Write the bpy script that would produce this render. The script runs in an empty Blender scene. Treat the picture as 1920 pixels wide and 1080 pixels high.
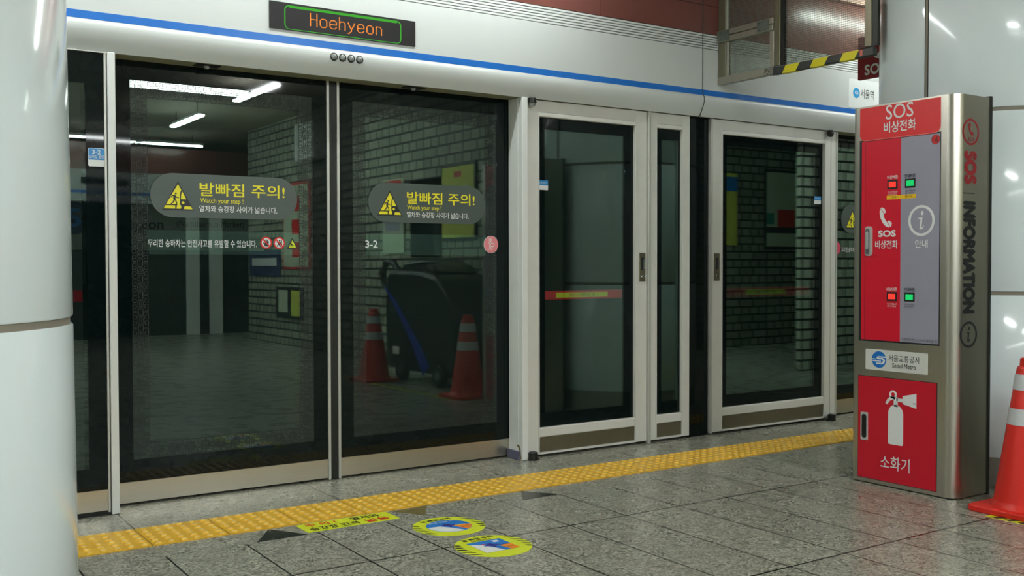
import bpy, math, random
from mathutils import Vector, Matrix
from mathutils.geometry import tessellate_polygon
random.seed(7)
S = bpy.context.scene
COL = S.collection
R = math.radians

# ------------------------------------------------------------------ camera
cam_d = bpy.data.cameras.new('camera')
cam_d.sensor_width = 36.0
cam_d.lens = 1916.1 / 1920 * 36.0
cam_d.clip_start = 0.05
cam = bpy.data.objects.new('camera', cam_d)
COL.objects.link(cam)
right = Vector((0.83147618, -0.5555571, -0.00191585))
up = Vector((0.01457088, 0.01835999, 0.99972526))
fwd = Vector((0.55536929, 0.83127566, -0.02336085))
M = Matrix((right, up, -fwd)).transposed().to_4x4()
M.translation = Vector((0, 0, 1.0808))
cam.matrix_world = M
S.camera = cam

# ------------------------------------------------------------------ world, exposure
w = bpy.data.worlds.new('world'); S.world = w; w.use_nodes = True
bg = w.node_tree.nodes['Background']
bg.inputs[0].default_value = (0.75, 0.9, 0.85, 1); bg.inputs[1].default_value = 0.03
S.view_settings.view_transform = 'Standard'
S.view_settings.look = 'None'
S.view_settings.gamma = 1.0
S.view_settings.use_curve_mapping = False
S.view_settings.exposure = 0.1
S.cycles.max_bounces = 10
S.cycles.transparent_max_bounces = 12
S.cycles.sample_clamp_indirect = 6.0

TUBE = 64.0          # radiance of the tubes along the platform edges
CROSS = 195.0        # radiance of the ceiling lights over the platform, added fill included

# ------------------------------------------------------------------ materials
def lin(h):
    h = h.lstrip('#')
    out = []
    for i in (0, 2, 4):
        c = int(h[i:i+2], 16) / 255
        out.append(c / 12.92 if c <= 0.04045 else ((c + 0.055) / 1.055) ** 2.4)
    return (*out, 1.0)

class NT:
    def __init__(s, name):
        s.m = bpy.data.materials.new(name); s.m.use_nodes = True
        s.t = s.m.node_tree; s.n = s.t.nodes; s.l = s.t.links
        s.b = s.n['Principled BSDF']; s.out = s.n['Material Output']
    def add(s, typ, **kw):
        n = s.n.new(typ)
        for k, v in kw.items():
            if k.startswith('i_'):
                key = k[2:]
                key = int(key) if key.isdigit() else key.replace('_', ' ')
                n.inputs[key].default_value = v
            else: setattr(n, k, v)
        return n
    def link(s, a, b): s.l.new(a, b)
    def math(s, op, a, b=None, c=None):
        n = s.n.new('ShaderNodeMath'); n.operation = op
        for i, v in enumerate((a, b, c)):
            if v is None: continue
            if isinstance(v, (int, float)): n.inputs[i].default_value = v
            else: s.link(v, n.inputs[i])
        return n.outputs[0]
    def mix(s, fac, a, b):
        n = s.n.new('ShaderNodeMix'); n.data_type = 'RGBA'
        for i, v in ((0, fac), (6, a), (7, b)):
            if isinstance(v, (int, float, tuple)): n.inputs[i].default_value = v
            else: s.link(v, n.inputs[i])
        return n.outputs[2]

MATS = {}
def mat(name, col, rough=0.5, metal=0.0, var=0.06, scale=14.0, emit=0.0, spec=0.5, coat=0.0, bump=0.0, stretch=None):
    """Painted / printed / metal surface with a faint procedural mottling."""
    if name in MATS: return MATS[name]
    t = NT(name); c = lin(col) if isinstance(col, str) else col
    t.b.inputs['Roughness'].default_value = rough
    t.b.inputs['Metallic'].default_value = metal
    t.b.inputs['Specular IOR Level'].default_value = spec
    t.b.inputs['Coat Weight'].default_value = coat
    t.b.inputs['Coat Roughness'].default_value = 0.06
    geo = t.add('ShaderNodeNewGeometry')
    src = geo.outputs['Position']
    if stretch:
        mp = t.add('ShaderNodeMapping'); mp.inputs['Scale'].default_value = stretch
        t.link(src, mp.inputs[0]); src = mp.outputs[0]
    nz = t.add('ShaderNodeTexNoise', i_Scale=scale, i_Detail=3.0)
    t.link(src, nz.inputs['Vector'])
    f = t.math('MULTIPLY', t.math('SUBTRACT', nz.outputs['Fac'], 0.5), var * 2)
    dark = tuple(x * 0.4 for x in c[:3]) + (1,)
    lite = tuple(min(1, x * 1.5 + 0.01) for x in c[:3]) + (1,)
    t.link(t.mix(t.math('ADD', f, 0.5), t.mix(0.5, dark, c), t.mix(0.5, c, lite)), t.b.inputs['Base Color']) if var else None
    if not var: t.b.inputs['Base Color'].default_value = c
    else:
        # centre the blend on the wanted colour
        base = t.mix(t.math('ADD', t.math('MULTIPLY', f, 2.0), 0.0), c, lite)
        low = t.mix(t.math('MULTIPLY', f, -2.0), base, dark)
        t.link(low, t.b.inputs['Base Color'])
    if bump:
        bp = t.add('ShaderNodeBump', i_Strength=bump, i_Distance=0.01)
        t.link(nz.outputs['Fac'], bp.inputs['Height']); t.link(bp.outputs[0], t.b.inputs['Normal'])
    if emit:
        t.b.inputs['Emission Color'].default_value = c; t.b.inputs['Emission Strength'].default_value = emit
    MATS[name] = t.m
    return t.m

def emitter(name, col, strength):
    t = NT(name)
    e = t.add('ShaderNodeEmission'); e.inputs[0].default_value = col; e.inputs[1].default_value = strength
    t.link(e.outputs[0], t.out.inputs[0])
    MATS[name] = t.m
    return t.m

def glass_mat(name, refl, trans, tint, haze=0.006, rough=0.0):
    """Tinted laminated glass: part mirror, part see-through, a little diffuse haze lifting its blacks."""
    t = NT(name)
    gl = t.add('ShaderNodeBsdfGlossy', i_Roughness=rough); gl.inputs[0].default_value = (0.82, 1.0, 0.93, 1)
    tr = t.add('ShaderNodeBsdfTransparent'); tr.inputs[0].default_value = (tint[0] * trans, tint[1] * trans, tint[2] * trans, 1)
    df = t.add('ShaderNodeBsdfDiffuse'); df.inputs[0].default_value = (0.45, 0.8, 0.75, 1)  # greenish diffuse colour lifts the glass blacks; heavier on the frosted film
    fr = t.add('ShaderNodeFresnel', i_IOR=1.5)
    fac = t.math('MINIMUM', t.math('ADD', t.math('SUBTRACT', fr.outputs[0], 0.04), refl), 0.9)
    m1 = t.add('ShaderNodeMixShader', i_0=haze)
    t.link(tr.outputs[0], m1.inputs[1]); t.link(df.outputs[0], m1.inputs[2])
    m2 = t.add('ShaderNodeMixShader'); t.link(fac, m2.inputs[0])
    t.link(m1.outputs[0], m2.inputs[1]); t.link(gl.outputs[0], m2.inputs[2])
    t.link(m2.outputs[0], t.out.inputs[0])
    MATS[name] = t.m
    return t.m

def floor_material():
    t = NT('granite_floor')
    geo = t.add('ShaderNodeNewGeometry'); sp = t.add('ShaderNodeSeparateXYZ'); t.link(geo.outputs['Position'], sp.inputs[0])
    x, y = sp.outputs[0], sp.outputs[1]
    n1 = t.add('ShaderNodeTexNoise', i_Scale=75.0, i_Detail=3.0, i_Roughness=0.75); t.link(geo.outputs['Position'], n1.inputs['Vector'])
    vo = t.add('ShaderNodeTexVoronoi', i_Scale=130.0); t.link(geo.outputs['Position'], vo.inputs['Vector'])
    n2 = t.add('ShaderNodeTexNoise', i_Scale=1.7, i_Detail=2.0); t.link(geo.outputs['Position'], n2.inputs['Vector'])
    sc = t.add('ShaderNodeSeparateColor'); t.link(vo.outputs['Color'], sc.inputs[0])
    grain = t.math('ADD', t.math('MULTIPLY', n1.outputs['Fac'], 0.45), t.math('MULTIPLY', sc.outputs[0], 0.55))
    rp = t.add('ShaderNodeValToRGB'); t.link(grain, rp.inputs[0])
    e = rp.color_ramp.elements
    e[0].position = 0.18; e[0].color = lin('#4c4e45'); e[1].position = 0.82; e[1].color = lin('#b9b8ab')
    k = e.new(0.48); k.color = lin('#89887b')
    c1 = rp.outputs[0]
    # tile-to-tile tone
    ix = t.math('FLOOR', t.math('DIVIDE', t.math('SUBTRACT', x, 0.418), 0.302))
    iy = t.math('FLOOR', t.math('DIVIDE', t.math('SUBTRACT', y, 0.66), 0.9))
    wn = t.add('ShaderNodeTexWhiteNoise', noise_dimensions='2D')
    cb = t.add('ShaderNodeCombineXYZ'); t.link(ix, cb.inputs[0]); t.link(iy, cb.inputs[1]); t.link(cb.outputs[0], wn.inputs['Vector'])
    tone = t.math('ADD', 0.9, t.math('ADD', t.math('MULTIPLY', wn.outputs['Value'], 0.12), t.math('MULTIPLY', n2.outputs['Fac'], 0.16)))
    hsv = t.add('ShaderNodeHueSaturation'); t.link(tone, hsv.inputs['Value']); t.link(c1, hsv.inputs['Color'])
    def line(v, off, pitch, wd):
        m = t.math('MODULO', t.math('ADD', t.math('SUBTRACT', v, off), pitch * 60), pitch)
        a = t.math('LESS_THAN', m, wd); return a
    front = t.math('LESS_THAN', y, 3.842); back = t.math('GREATER_THAN', y, 4.2)
    j1 = t.math('MULTIPLY', line(x, 0.4145, 0.302, 0.007), front)
    j2 = t.math('MULTIPLY', line(y, 0.656, 0.9, 0.0095), front)
    j3 = t.math('MULTIPLY', line(x, 1.02, 0.91, 0.007), back)
    j4 = t.math('LESS_THAN', t.math('ABSOLUTE', t.math('SUBTRACT', y, 4.612)), 0.003)
    j5 = t.math('MULTIPLY', t.math('LESS_THAN', t.math('ABSOLUTE', t.math('SUBTRACT', y, 3.842)), 0.0016), 0.35)
    jj = t.math('MAXIMUM', t.math('MAXIMUM', j1, j2), t.math('MAXIMUM', t.math('MAXIMUM', j3, j4), j5))
    t.link(t.mix(jj, hsv.outputs[0], lin('#0f100e')), t.b.inputs['Base Color'])
    n3 = t.add('ShaderNodeTexNoise', i_Scale=6.0, i_Detail=3.0); t.link(geo.outputs['Position'], n3.inputs['Vector'])
    t.link(t.math('ADD', 0.2, t.math('MULTIPLY', n3.outputs['Fac'], 0.16)), t.b.inputs['Roughness'])
    t.b.inputs['Specular IOR Level'].default_value = 0.45
    bp = t.add('ShaderNodeBump', i_Strength=0.05, i_Distance=0.002); t.link(t.math('SUBTRACT', n1.outputs['Fac'], jj), bp.inputs['Height'])
    t.link(bp.outputs[0], t.b.inputs['Normal'])
    return t.m

def brick_material(name, horiz, c1, c2, bw=0.26, rh=0.103):
    """Split-face tile masonry; horiz picks the horizontal world axis."""
    t = NT(name)
    geo = t.add('ShaderNodeNewGeometry'); sp = t.add('ShaderNodeSeparateXYZ'); t.link(geo.outputs['Position'], sp.inputs[0])
    cb = t.add('ShaderNodeCombineXYZ'); t.link(sp.outputs[horiz], cb.inputs[0]); t.link(sp.outputs[2], cb.inputs[1])
    br = t.add('ShaderNodeTexBrick', i_Scale=1.0)
    br.offset = 0.37; br.squash = 0.6; br.squash_frequency = 2
    br.inputs['Brick Width'].default_value = bw; br.inputs['Row Height'].default_value = rh
    br.inputs['Mortar Size'].default_value = 0.012; br.inputs['Mortar Smooth'].default_value = 0.1
    br.inputs['Color1'].default_value = lin(c1); br.inputs['Color2'].default_value = lin(c2); br.inputs['Mortar'].default_value = lin('#161814')
    t.link(cb.outputs[0], br.inputs['Vector'])
    t.link(br.outputs['Color'], t.b.inputs['Base Color'])
    nz = t.add('ShaderNodeTexNoise', i_Scale=30.0); t.link(geo.outputs['Position'], nz.inputs['Vector'])
    bp = t.add('ShaderNodeBump', i_Strength=0.4, i_Distance=0.01)
    t.link(t.math('ADD', t.math('MULTIPLY', br.outputs['Fac'], -1.0), t.math('MULTIPLY', nz.outputs['Fac'], 0.4)), bp.inputs['Height'])
    t.link(bp.outputs[0], t.b.inputs['Normal'])
    t.b.inputs['Roughness'].default_value = 0.6
    return t.m

def wired_glass():
    t = NT('wired_glass')
    geo = t.add('ShaderNodeNewGeometry'); sp = t.add('ShaderNodeSeparateXYZ'); t.link(geo.outputs['Position'], sp.inputs[0])
    def ln(v):
        m = t.math('MODULO', t.math('ADD', v, 10.0), 0.0125); return t.math('LESS_THAN', m, 0.0022)
    g = t.math('MAXIMUM', ln(sp.outputs[1]), ln(sp.outputs[2]))
    tr = t.add('ShaderNodeBsdfTransparent'); tr.inputs[0].default_value = (0.80, 0.84, 0.79, 1)
    df = t.add('ShaderNodeBsdfDiffuse'); df.inputs[0].default_value = (0.25, 0.26, 0.24, 1)
    gl = t.add('ShaderNodeBsdfGlossy', i_Roughness=0.02)
    m1 = t.add('ShaderNodeMixShader'); t.link(t.math('ADD', 0.02, t.math('MULTIPLY', g, 0.55)), m1.inputs[0])
    t.link(tr.outputs[0], m1.inputs[1]); t.link(df.outputs[0], m1.inputs[2])
    m2 = t.add('ShaderNodeMixShader', i_0=0.05); t.link(m1.outputs[0], m2.inputs[1]); t.link(gl.outputs[0], m2.inputs[2])
    t.link(m2.outputs[0], t.out.inputs[0])
    return t.m

WHITE = mat('white_enamel', '#e8f3f6', 0.13, var=0.02, scale=3, coat=0.3)
HEADER = mat('white_header_paint', '#d3d8d6', 0.3, var=0.02, scale=2)
CASING = mat('white_casing_paint', '#e6e9e6', 0.35, var=0.05, scale=9)
ALU = mat('anodised_aluminium', '#c3c4bd', 0.36, 0.35, var=0.05, scale=4, stretch=(1, 1, 40))
FRAME = mat('door_frame_aluminium', '#dcdcd5', 0.34, 0.0, var=0.06, scale=10)
STEEL = mat('brushed_steel', '#cfccc0', 0.33, 1.0, var=0.12, scale=5, stretch=(60, 60, 1))
KICK = mat('kick_plate_steel', '#c9c4b6', 0.28, 1.0, var=0.1, scale=5, stretch=(1, 1, 90))
BEIGE = mat('beige_kick_panel', '#6f6a57', 0.4, 0.5, var=0.1, scale=20)
SOFFIT = mat('olive_soffit_metal', '#a09f82', 0.3, 0.0, var=0.05)
BLACK = mat('black_rubber', '#10140f', 0.5, var=0.05)
FRIT = mat('black_glass_frit', '#0a1515', 0.03, var=0.03, spec=0.22)
DARKGAP = mat('dark_gap', '#0b1112', 0.6)
BLUE = mat('blue_stripe_film', '#1f6fc9', 0.25, var=0.03)
REDBROWN = mat('red_brown_panel', '#744640', 0.22, var=0.03, scale=2)
PINK = mat('pale_pink_trim', '#c9a79b', 0.3)
LINE = mat('dark_groove', '#121311', 0.8)
RED = mat('signal_red', '#d60f2e', 0.35, var=0.03)
REDCORAL = mat('header_sign_red', '#e02c30', 0.35, var=0.03)
GREY = mat('lavender_grey_panel', '#9a99aa', 0.4, var=0.03)
DARKRED = mat('dark_red_print', '#8f1f26', 0.4)
NEARBLACK = mat('near_black_print', '#1b2022', 0.45)
WHITEPRINT = mat('white_print', '#e8ebea', 0.45, var=0.0)
YELLOWPRINT = mat('yellow_print', '#f0e526', 0.45, var=0.0)
PILL = mat('slate_grey_sticker', '#46524e', 0.4, var=0.02)
LIME = mat('lime_sticker', '#d5e023', 0.5, var=0.03)
ORANGE = mat('orange_print', '#f08a1c', 0.5, var=0.0)
SKYBLUE = mat('blue_print', '#1b73c8', 0.5, var=0.0)
PURPLE = mat('purple_print', '#2f2a86', 0.5, var=0.0)
REDPRINT = mat('red_print', '#d8231f', 0.5, var=0.0)
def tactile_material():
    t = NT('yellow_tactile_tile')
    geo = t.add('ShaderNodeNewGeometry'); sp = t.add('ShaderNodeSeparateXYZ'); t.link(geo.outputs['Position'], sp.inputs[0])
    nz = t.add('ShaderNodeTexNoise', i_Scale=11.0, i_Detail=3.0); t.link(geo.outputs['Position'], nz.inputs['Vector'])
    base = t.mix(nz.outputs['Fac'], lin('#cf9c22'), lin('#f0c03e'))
    paler = t.math('MULTIPLY', t.math('GREATER_THAN', sp.outputs[2], 0.0088), t.math('ADD', 0.35, t.math('MULTIPLY', nz.outputs['Fac'], 0.6)))  # dome tops mixed towards a paler yellow
    t.link(t.mix(paler, base, lin('#f6e0a0')), t.b.inputs['Base Color'])
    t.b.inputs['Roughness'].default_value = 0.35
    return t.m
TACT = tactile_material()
CONE = mat('orange_red_cone_plastic', '#d6271b', 0.42, var=0.06, scale=8)
REFLECT = mat('silver_reflective_sleeve', '#d2d5d8', 0.35, 0.1, var=0.08, scale=40)
GROUT = mat('joint_filler', '#837d70', 0.7, var=0.1)
SKIRT = mat('granite_skirting', '#8d8a80', 0.4, var=0.3, scale=160)
PLASTER = mat('stained_ceiling', '#b9b3a2', 0.7, var=0.3, scale=2.2)
LAMPGREY = mat('grey_lens', '#8d9391', 0.15, 0.2)
DARKMETAL = mat('dark_metal', '#2d2f2c', 0.4, 0.6)
GUN = mat('bronze_handle', '#77735f', 0.35, 0.7)
BUMPER = mat('purple_grey_bumper', '#5c5d74', 0.6)
CHROME = mat('chrome', '#c9cccc', 0.12, 1.0)
SILVER = mat('silver_lock_finish', '#c6c9c8', 0.3, 0.3)
YTAPE = mat('yellow_tape', '#e8dc1f', 0.4)
KTAPE = mat('charcoal_tape', '#2b2f2d', 0.4)
TRIBLK = mat('dark_granite_inlay', '#1f2521', 0.25, var=0.2, scale=120)
TRITAN = mat('worn_brass_inlay', '#8a7f52', 0.3, 0.4, var=0.4, scale=30)
FRET = mat('etched_line', '#1b2421', 0.5, var=0.0)
LEDFACE = mat('black_display_face', '#100e14', 0.45, var=0.15, scale=240)
GLASS = glass_mat('tinted_door_glass', 0.058, 0.9, (0.92, 1.0, 0.97))
BAND = glass_mat('frosted_band_film', 0.055, 0.88, (0.85, 1.0, 0.9), haze=0.05, rough=0.0)
WIRED = wired_glass()
LIGHT = emitter('fluorescent_tube_light', (0.94, 1.0, 0.985, 1), TUBE)
LIGHT2 = emitter('ceiling_light_diffuser', (0.94, 1.0, 0.985, 1), CROSS)
LEDO = emitter('amber_led', (1.0, 0.31, 0.055, 1), 1.0)
LEDG = emitter('green_led', (0.08, 0.5, 0.05, 1), 0.8)
BTNR = emitter('red_button_glow', (1.0, 0.06, 0.04, 1), 0.9)
BTNG = emitter('green_button_glow', (0.02, 0.75, 0.18, 1), 0.8)

# ------------------------------------------------------------------ mesh helpers
class F:
    """A flat drawing frame: origin, u (right), v (up), n = u x v towards the viewer."""
    def __init__(s, o, u, v):
        s.o = Vector(o); s.u = Vector(u).normalized(); s.v = Vector(v).normalized(); s.n = s.u.cross(s.v)
    def p(s, a, b, d=0.0): return s.o + s.u * a + s.v * b + s.n * d

def WALL(y): return F((0, y, 0), (1, 0, 0), (0, 0, 1))       # u = X, v = Z, seen from the platform
FRONT = F((4.237, 0, 0), (0, -1, 0), (0, 0, 1))              # cabinet front: u = -Y, v = Z
SIDE = F((0, 2.727, 0), (1, 0, 0), (0, 0, 1))                # cabinet side
FLOORF = F((0, 0, 0), (1, 0, 0), (0, 1, 0))

class MB:
    def __init__(s): s.v = []; s.f = []
    def quad(s, a, b, c, d):
        i = len(s.v); s.v += [Vector(a), Vector(b), Vector(c), Vector(d)]; s.f.append((i, i+1, i+2, i+3)); return s
    def box(s, x0, x1, y0, y1, z0, z1):
        x0, x1 = sorted((x0, x1)); y0, y1 = sorted((y0, y1)); z0, z1 = sorted((z0, z1))
        i = len(s.v)
        s.v += [Vector(p) for p in ((x0,y0,z0),(x1,y0,z0),(x1,y1,z0),(x0,y1,z0),(x0,y0,z1),(x1,y0,z1),(x1,y1,z1),(x0,y1,z1))]
        for q in ((0,3,2,1),(4,5,6,7),(0,1,5,4),(1,2,6,5),(2,3,7,6),(3,0,4,7)): s.f.append(tuple(i+k for k in q))
        return s
    def poly(s, fr, loops, d0=0.0, d1=0.001):
        """Filled 2-D shape (first loop outer, the rest holes) raised from d0 to d1 along the frame normal."""
        L = [[Vector((a, b, 0)) for a, b in lp] for lp in loops]
        tris = tessellate_polygon(L)
        flat = [p for lp in L for p in lp]
        i = len(s.v)
        s.v += [fr.p(p.x, p.y, d1) for p in flat]
        for t in tris:
            a, b, c = (flat[k] for k in t)
            cr = (b - a).cross(c - a).z
            s.f.append(tuple(i+k for k in (t if cr > 0 else t[::-1])))
        j = len(s.v)
        s.v += [fr.p(p.x, p.y, d0) for p in flat]
        o = 0
        for lp in L:
            n = len(lp)
            area = sum(lp[k].x * lp[(k+1) % n].y - lp[(k+1) % n].x * lp[k].y for k in range(n))
            for k in range(n):
                a, b = o + k, o + (k + 1) % n
                q = (j+a, j+b, i+b, i+a)
                s.f.append(q if (area > 0) == (lp is L[0]) else q[::-1])
            o += n
        return s
    def lathe(s, c, prof, n=32, axis='z', a0=0.0, a1=2*math.pi):
        """prof: (radius, height) pairs, swept about an axis through c."""
        full = abs(a1 - a0 - 2*math.pi) < 1e-6
        m = n if full else n + 1
        i = len(s.v); c = Vector(c)
        for k in range(m):
            t = a0 + (a1 - a0) * k / n
            for r, h in prof:
                if axis == 'z': p = Vector((r*math.cos(t), r*math.sin(t), h))
                elif axis == 'y': p = Vector((r*math.cos(t), -h, r*math.sin(t)))
                else: p = Vector((h, r*math.cos(t), r*math.sin(t)))
                s.v.append(c + p)
        q = len(prof)
        for k in range(n):
            k2 = (k + 1) % m
            for j in range(q - 1):
                s.f.append((i+k*q+j, i+k2*q+j, i+k2*q+j+1, i+k*q+j+1))
        return s
    def tube(s, pts, r, n=10, cap=True):
        pts = [Vector(p) for p in pts]; i = len(s.v); m = len(pts)
        prev = None
        for k, p in enumerate(pts):
            d = (pts[min(k+1, m-1)] - pts[max(k-1, 0)]).normalized()
            a = Vector((0, 0, 1)) if abs(d.z) < 0.9 else Vector((1, 0, 0))
            if prev is not None: a = prev
            x = (a - d * a.dot(d)).normalized(); y = d.cross(x); prev = x
            rr = r[k] if isinstance(r, (list, tuple)) else r
            for q in range(n):
                t = 2*math.pi*q/n
                s.v.append(p + x*rr*math.cos(t) + y*rr*math.sin(t))
        for k in range(m-1):
            for q in range(n):
                q2 = (q+1) % n
                s.f.append((i+k*n+q, i+k*n+q2, i+(k+1)*n+q2, i+(k+1)*n+q))
        if cap:
            s.f.append(tuple(i+q for q in range(n))[::-1]); s.f.append(tuple(i+(m-1)*n+q for q in range(n)))
        return s
    def extrude(s, prof, axis, a, b, cap=True):
        """Closed 2-D profile swept along x (prof = y,z), y (prof = x,z) or z (prof = x,y)."""
        def P(t, p):
            return Vector((t, p[0], p[1])) if axis == 'x' else Vector((p[0], t, p[1])) if axis == 'y' else Vector((p[0], p[1], t))
        n = len(prof); i = len(s.v)
        s.v += [P(a, p) for p in prof] + [P(b, p) for p in prof]
        for k in range(n):
            k2 = (k+1) % n; s.f.append((i+k, i+k2, i+n+k2, i+n+k))
        if cap:
            s.f.append(tuple(range(i, i+n))[::-1]); s.f.append(tuple(range(i+n, i+2*n)))
        return s
    def build(s, name, m, parent=None, smooth=False, bevel=0.0, recalc=True, seg=2):
        me = bpy.data.meshes.new(name)
        me.from_pydata([tuple(v) for v in s.v], [], s.f)
        if recalc:
            import bmesh
            bm = bmesh.new(); bm.from_mesh(me)
            bmesh.ops.recalc_face_normals(bm, faces=bm.faces)
            bm.to_mesh(me); bm.free()
        me.materials.append(m)
        if smooth:
            for p in me.polygons: p.use_smooth = True
            me.set_sharp_from_angle(angle=R(38))
        me.update()
        o = bpy.data.objects.new(name, me); COL.objects.link(o)
        if bevel:
            b = o.modifiers.new('bevel', 'BEVEL'); b.width = bevel; b.segments = seg; b.limit_method = 'ANGLE'; b.angle_limit = R(40)
        if parent: attach(o, parent)
        return o

def attach(o, parent):
    o.parent = parent
    L = Vector((0, 0, 0)); p = parent
    while p: L += p.location; p = p.parent
    # children carry world-space vertices: cancel the parents' offsets
    o.matrix_parent_inverse = Matrix.Translation(-world_loc(parent))

WL = {}
def world_loc(o): return WL.get(o.name, Vector((0, 0, 0)))

def thing(name, label, cat, loc, group=None):
    o = bpy.data.objects.new(name, None); COL.objects.link(o)
    o.location = loc; o.empty_display_size = 0.1
    WL[o.name] = Vector(loc)
    return tag(o, label, cat, group)

def tag(o, label=None, cat=None, group=None, kind=None):
    if label: o['label'] = label
    if cat: o['category'] = cat
    if group: o['group'] = group
    if kind: o['kind'] = kind
    return o

def struct(o): o['kind'] = 'structure'; return o

def copy_tree(o, parent=None):
    c = o.copy(); COL.objects.link(c)
    if parent: c.parent = parent; c.matrix_parent_inverse = o.matrix_parent_inverse.copy()
    for ch in list(o.children): copy_tree(ch, c)
    return c

def text(name, body, fr, box, m, parent, bold=0.0, d=0.0012, flip=False, shear=0.0, keep=False, res=3):
    """Lettering fitted into box = (u0, u1, v0, v1) of a frame, a thin raised mesh."""
    c = bpy.data.curves.new('lettering', 'FONT'); c.body = body; c.resolution_u = res; c.shear = shear
    o = bpy.data.objects.new('lettering', c); COL.objects.link(o)
    dg = bpy.context.evaluated_depsgraph_get(); dg.update()
    me = o.evaluated_get(dg).to_mesh()
    vs = [v.co.copy() for v in me.vertices]; fs = [tuple(p.vertices) for p in me.polygons]
    o.evaluated_get(dg).to_mesh_clear()
    bpy.data.objects.remove(o); bpy.data.curves.remove(c)
    x0 = min(v.x for v in vs); x1 = max(v.x for v in vs); y0 = min(v.y for v in vs); y1 = max(v.y for v in vs)
    u0, u1, v0, v1 = box
    sx = (u1-u0)/(x1-x0); sy = (v1-v0)/(y1-y0)
    if keep: sx = sy = min(sx, sy)
    mb = MB()
    offs = [(0, 0)] + ([(bold, 0), (-bold, 0), (0, bold), (0, -bold), (bold*.7, bold*.7), (-bold*.7, -bold*.7)] if bold else [])
    for q, (ox, oy) in enumerate(offs):
        i = len(mb.v)
        for v in vs:
            mb.v.append(fr.p(u0 + (v.x-x0+ox)*sx, v0 + (v.y-y0+oy)*sy, d + q*6e-5))
        mb.f += [tuple(i+k for k in (f if not flip else f[::-1])) for f in fs]
    return mb.build(name, m, parent, recalc=False)

def circ(cx, cy, r, n=40, ry=None, a0=0.0, a1=None):
    ry = ry or r
    if a1 is None: return [(cx + r*math.cos(2*math.pi*k/n), cy + ry*math.sin(2*math.pi*k/n)) for k in range(n)]
    return [(cx + r*math.cos(a0+(a1-a0)*k/n), cy + ry*math.sin(a0+(a1-a0)*k/n)) for k in range(n+1)]

def rrect(u0, u1, v0, v1, r, n=8, corners='1111'):
    pts = []
    for k, (cx, cy, a, on) in enumerate(((u1-r, v0+r, -90, corners[0]), (u1-r, v1-r, 0, corners[1]), (u0+r, v1-r, 90, corners[2]), (u0+r, v0+r, 180, corners[3]))):
        if on == '0': pts.append((cx + (r if a in (-90, 0) else -r), cy + (r if a in (0, 90) else -r))); continue
        for q in range(n+1):
            t = R(a + 90*q/n); pts.append((cx + r*math.cos(t), cy + r*math.sin(t)))
    return pts

def rect(u0, u1, v0, v1): return [(u0, v0), (u1, v0), (u1, v1), (u0, v1)]

def thick(pts, wd):
    """Polyline -> outline polygon of the given width (tapering list allowed)."""
    L, Rr = [], []
    n = len(pts)
    for k, p in enumerate(pts):
        a = Vector(pts[max(k-1, 0)]); b = Vector(pts[min(k+1, n-1)])
        d = (b - a).normalized(); nn = Vector((-d.y, d.x)); h = (wd[k] if isinstance(wd, (list, tuple)) else wd) / 2
        q = Vector(p); L.append(tuple(q + nn*h)); Rr.append(tuple(q - nn*h))
    return L + Rr[::-1]

def sheet(name, fr, loops, m, parent=None, d=0.001, d0=0.0):
    mb = MB()
    for lp in loops: mb.poly(fr, lp if isinstance(lp[0], list) else [lp], d0, d)
    return mb.build(name, m, parent)

# pictograms, drawn in unit squares and mapped to a box
def fit(pts, box):
    u0, u1, v0, v1 = box
    return [(u0 + (u1-u0)*a, v0 + (v1-v0)*b) for a, b in pts]

PHONE = [(0.18,1.0),(0.40,0.92),(0.50,0.74),(0.34,0.66),(0.36,0.50),(0.48,0.34),(0.62,0.24),(0.74,0.34),(0.96,0.20),(0.92,0.04),(0.74,-0.02),(0.50,0.04),(0.26,0.22),(0.08,0.48),(0.02,0.74),(0.06,0.92)]
def info_i(box):
    body = [(0.10,0.62),(0.62,0.66),(0.50,0.14),(0.52,0.08),(0.60,0.10),(0.74,0.22),(0.80,0.18),(0.60,0.0),(0.36,-0.02),(0.26,0.06),(0.28,0.16),(0.36,0.50),(0.34,0.57),(0.10,0.57)]
    return [fit(body, box), fit(circ(0.58, 0.88, 0.15, 20, 0.12), box)]
MAN = [  # running figure in the warning triangle
    circ(0.43, 0.575, 0.03, 14),
    [(0.40,0.54),(0.36,0.53),(0.30,0.50),(0.265,0.43),(0.285,0.42),(0.325,0.475),(0.36,0.49),(0.35,0.42),(0.36,0.36),(0.33,0.29),(0.255,0.21),(0.29,0.205),(0.375,0.28),(0.40,0.34),(0.435,0.28),(0.455,0.175),(0.48,0.18),(0.465,0.29),(0.42,0.38),(0.425,0.44),(0.47,0.42),(0.53,0.42),(0.53,0.44),(0.47,0.445),(0.43,0.50)]]

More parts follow.
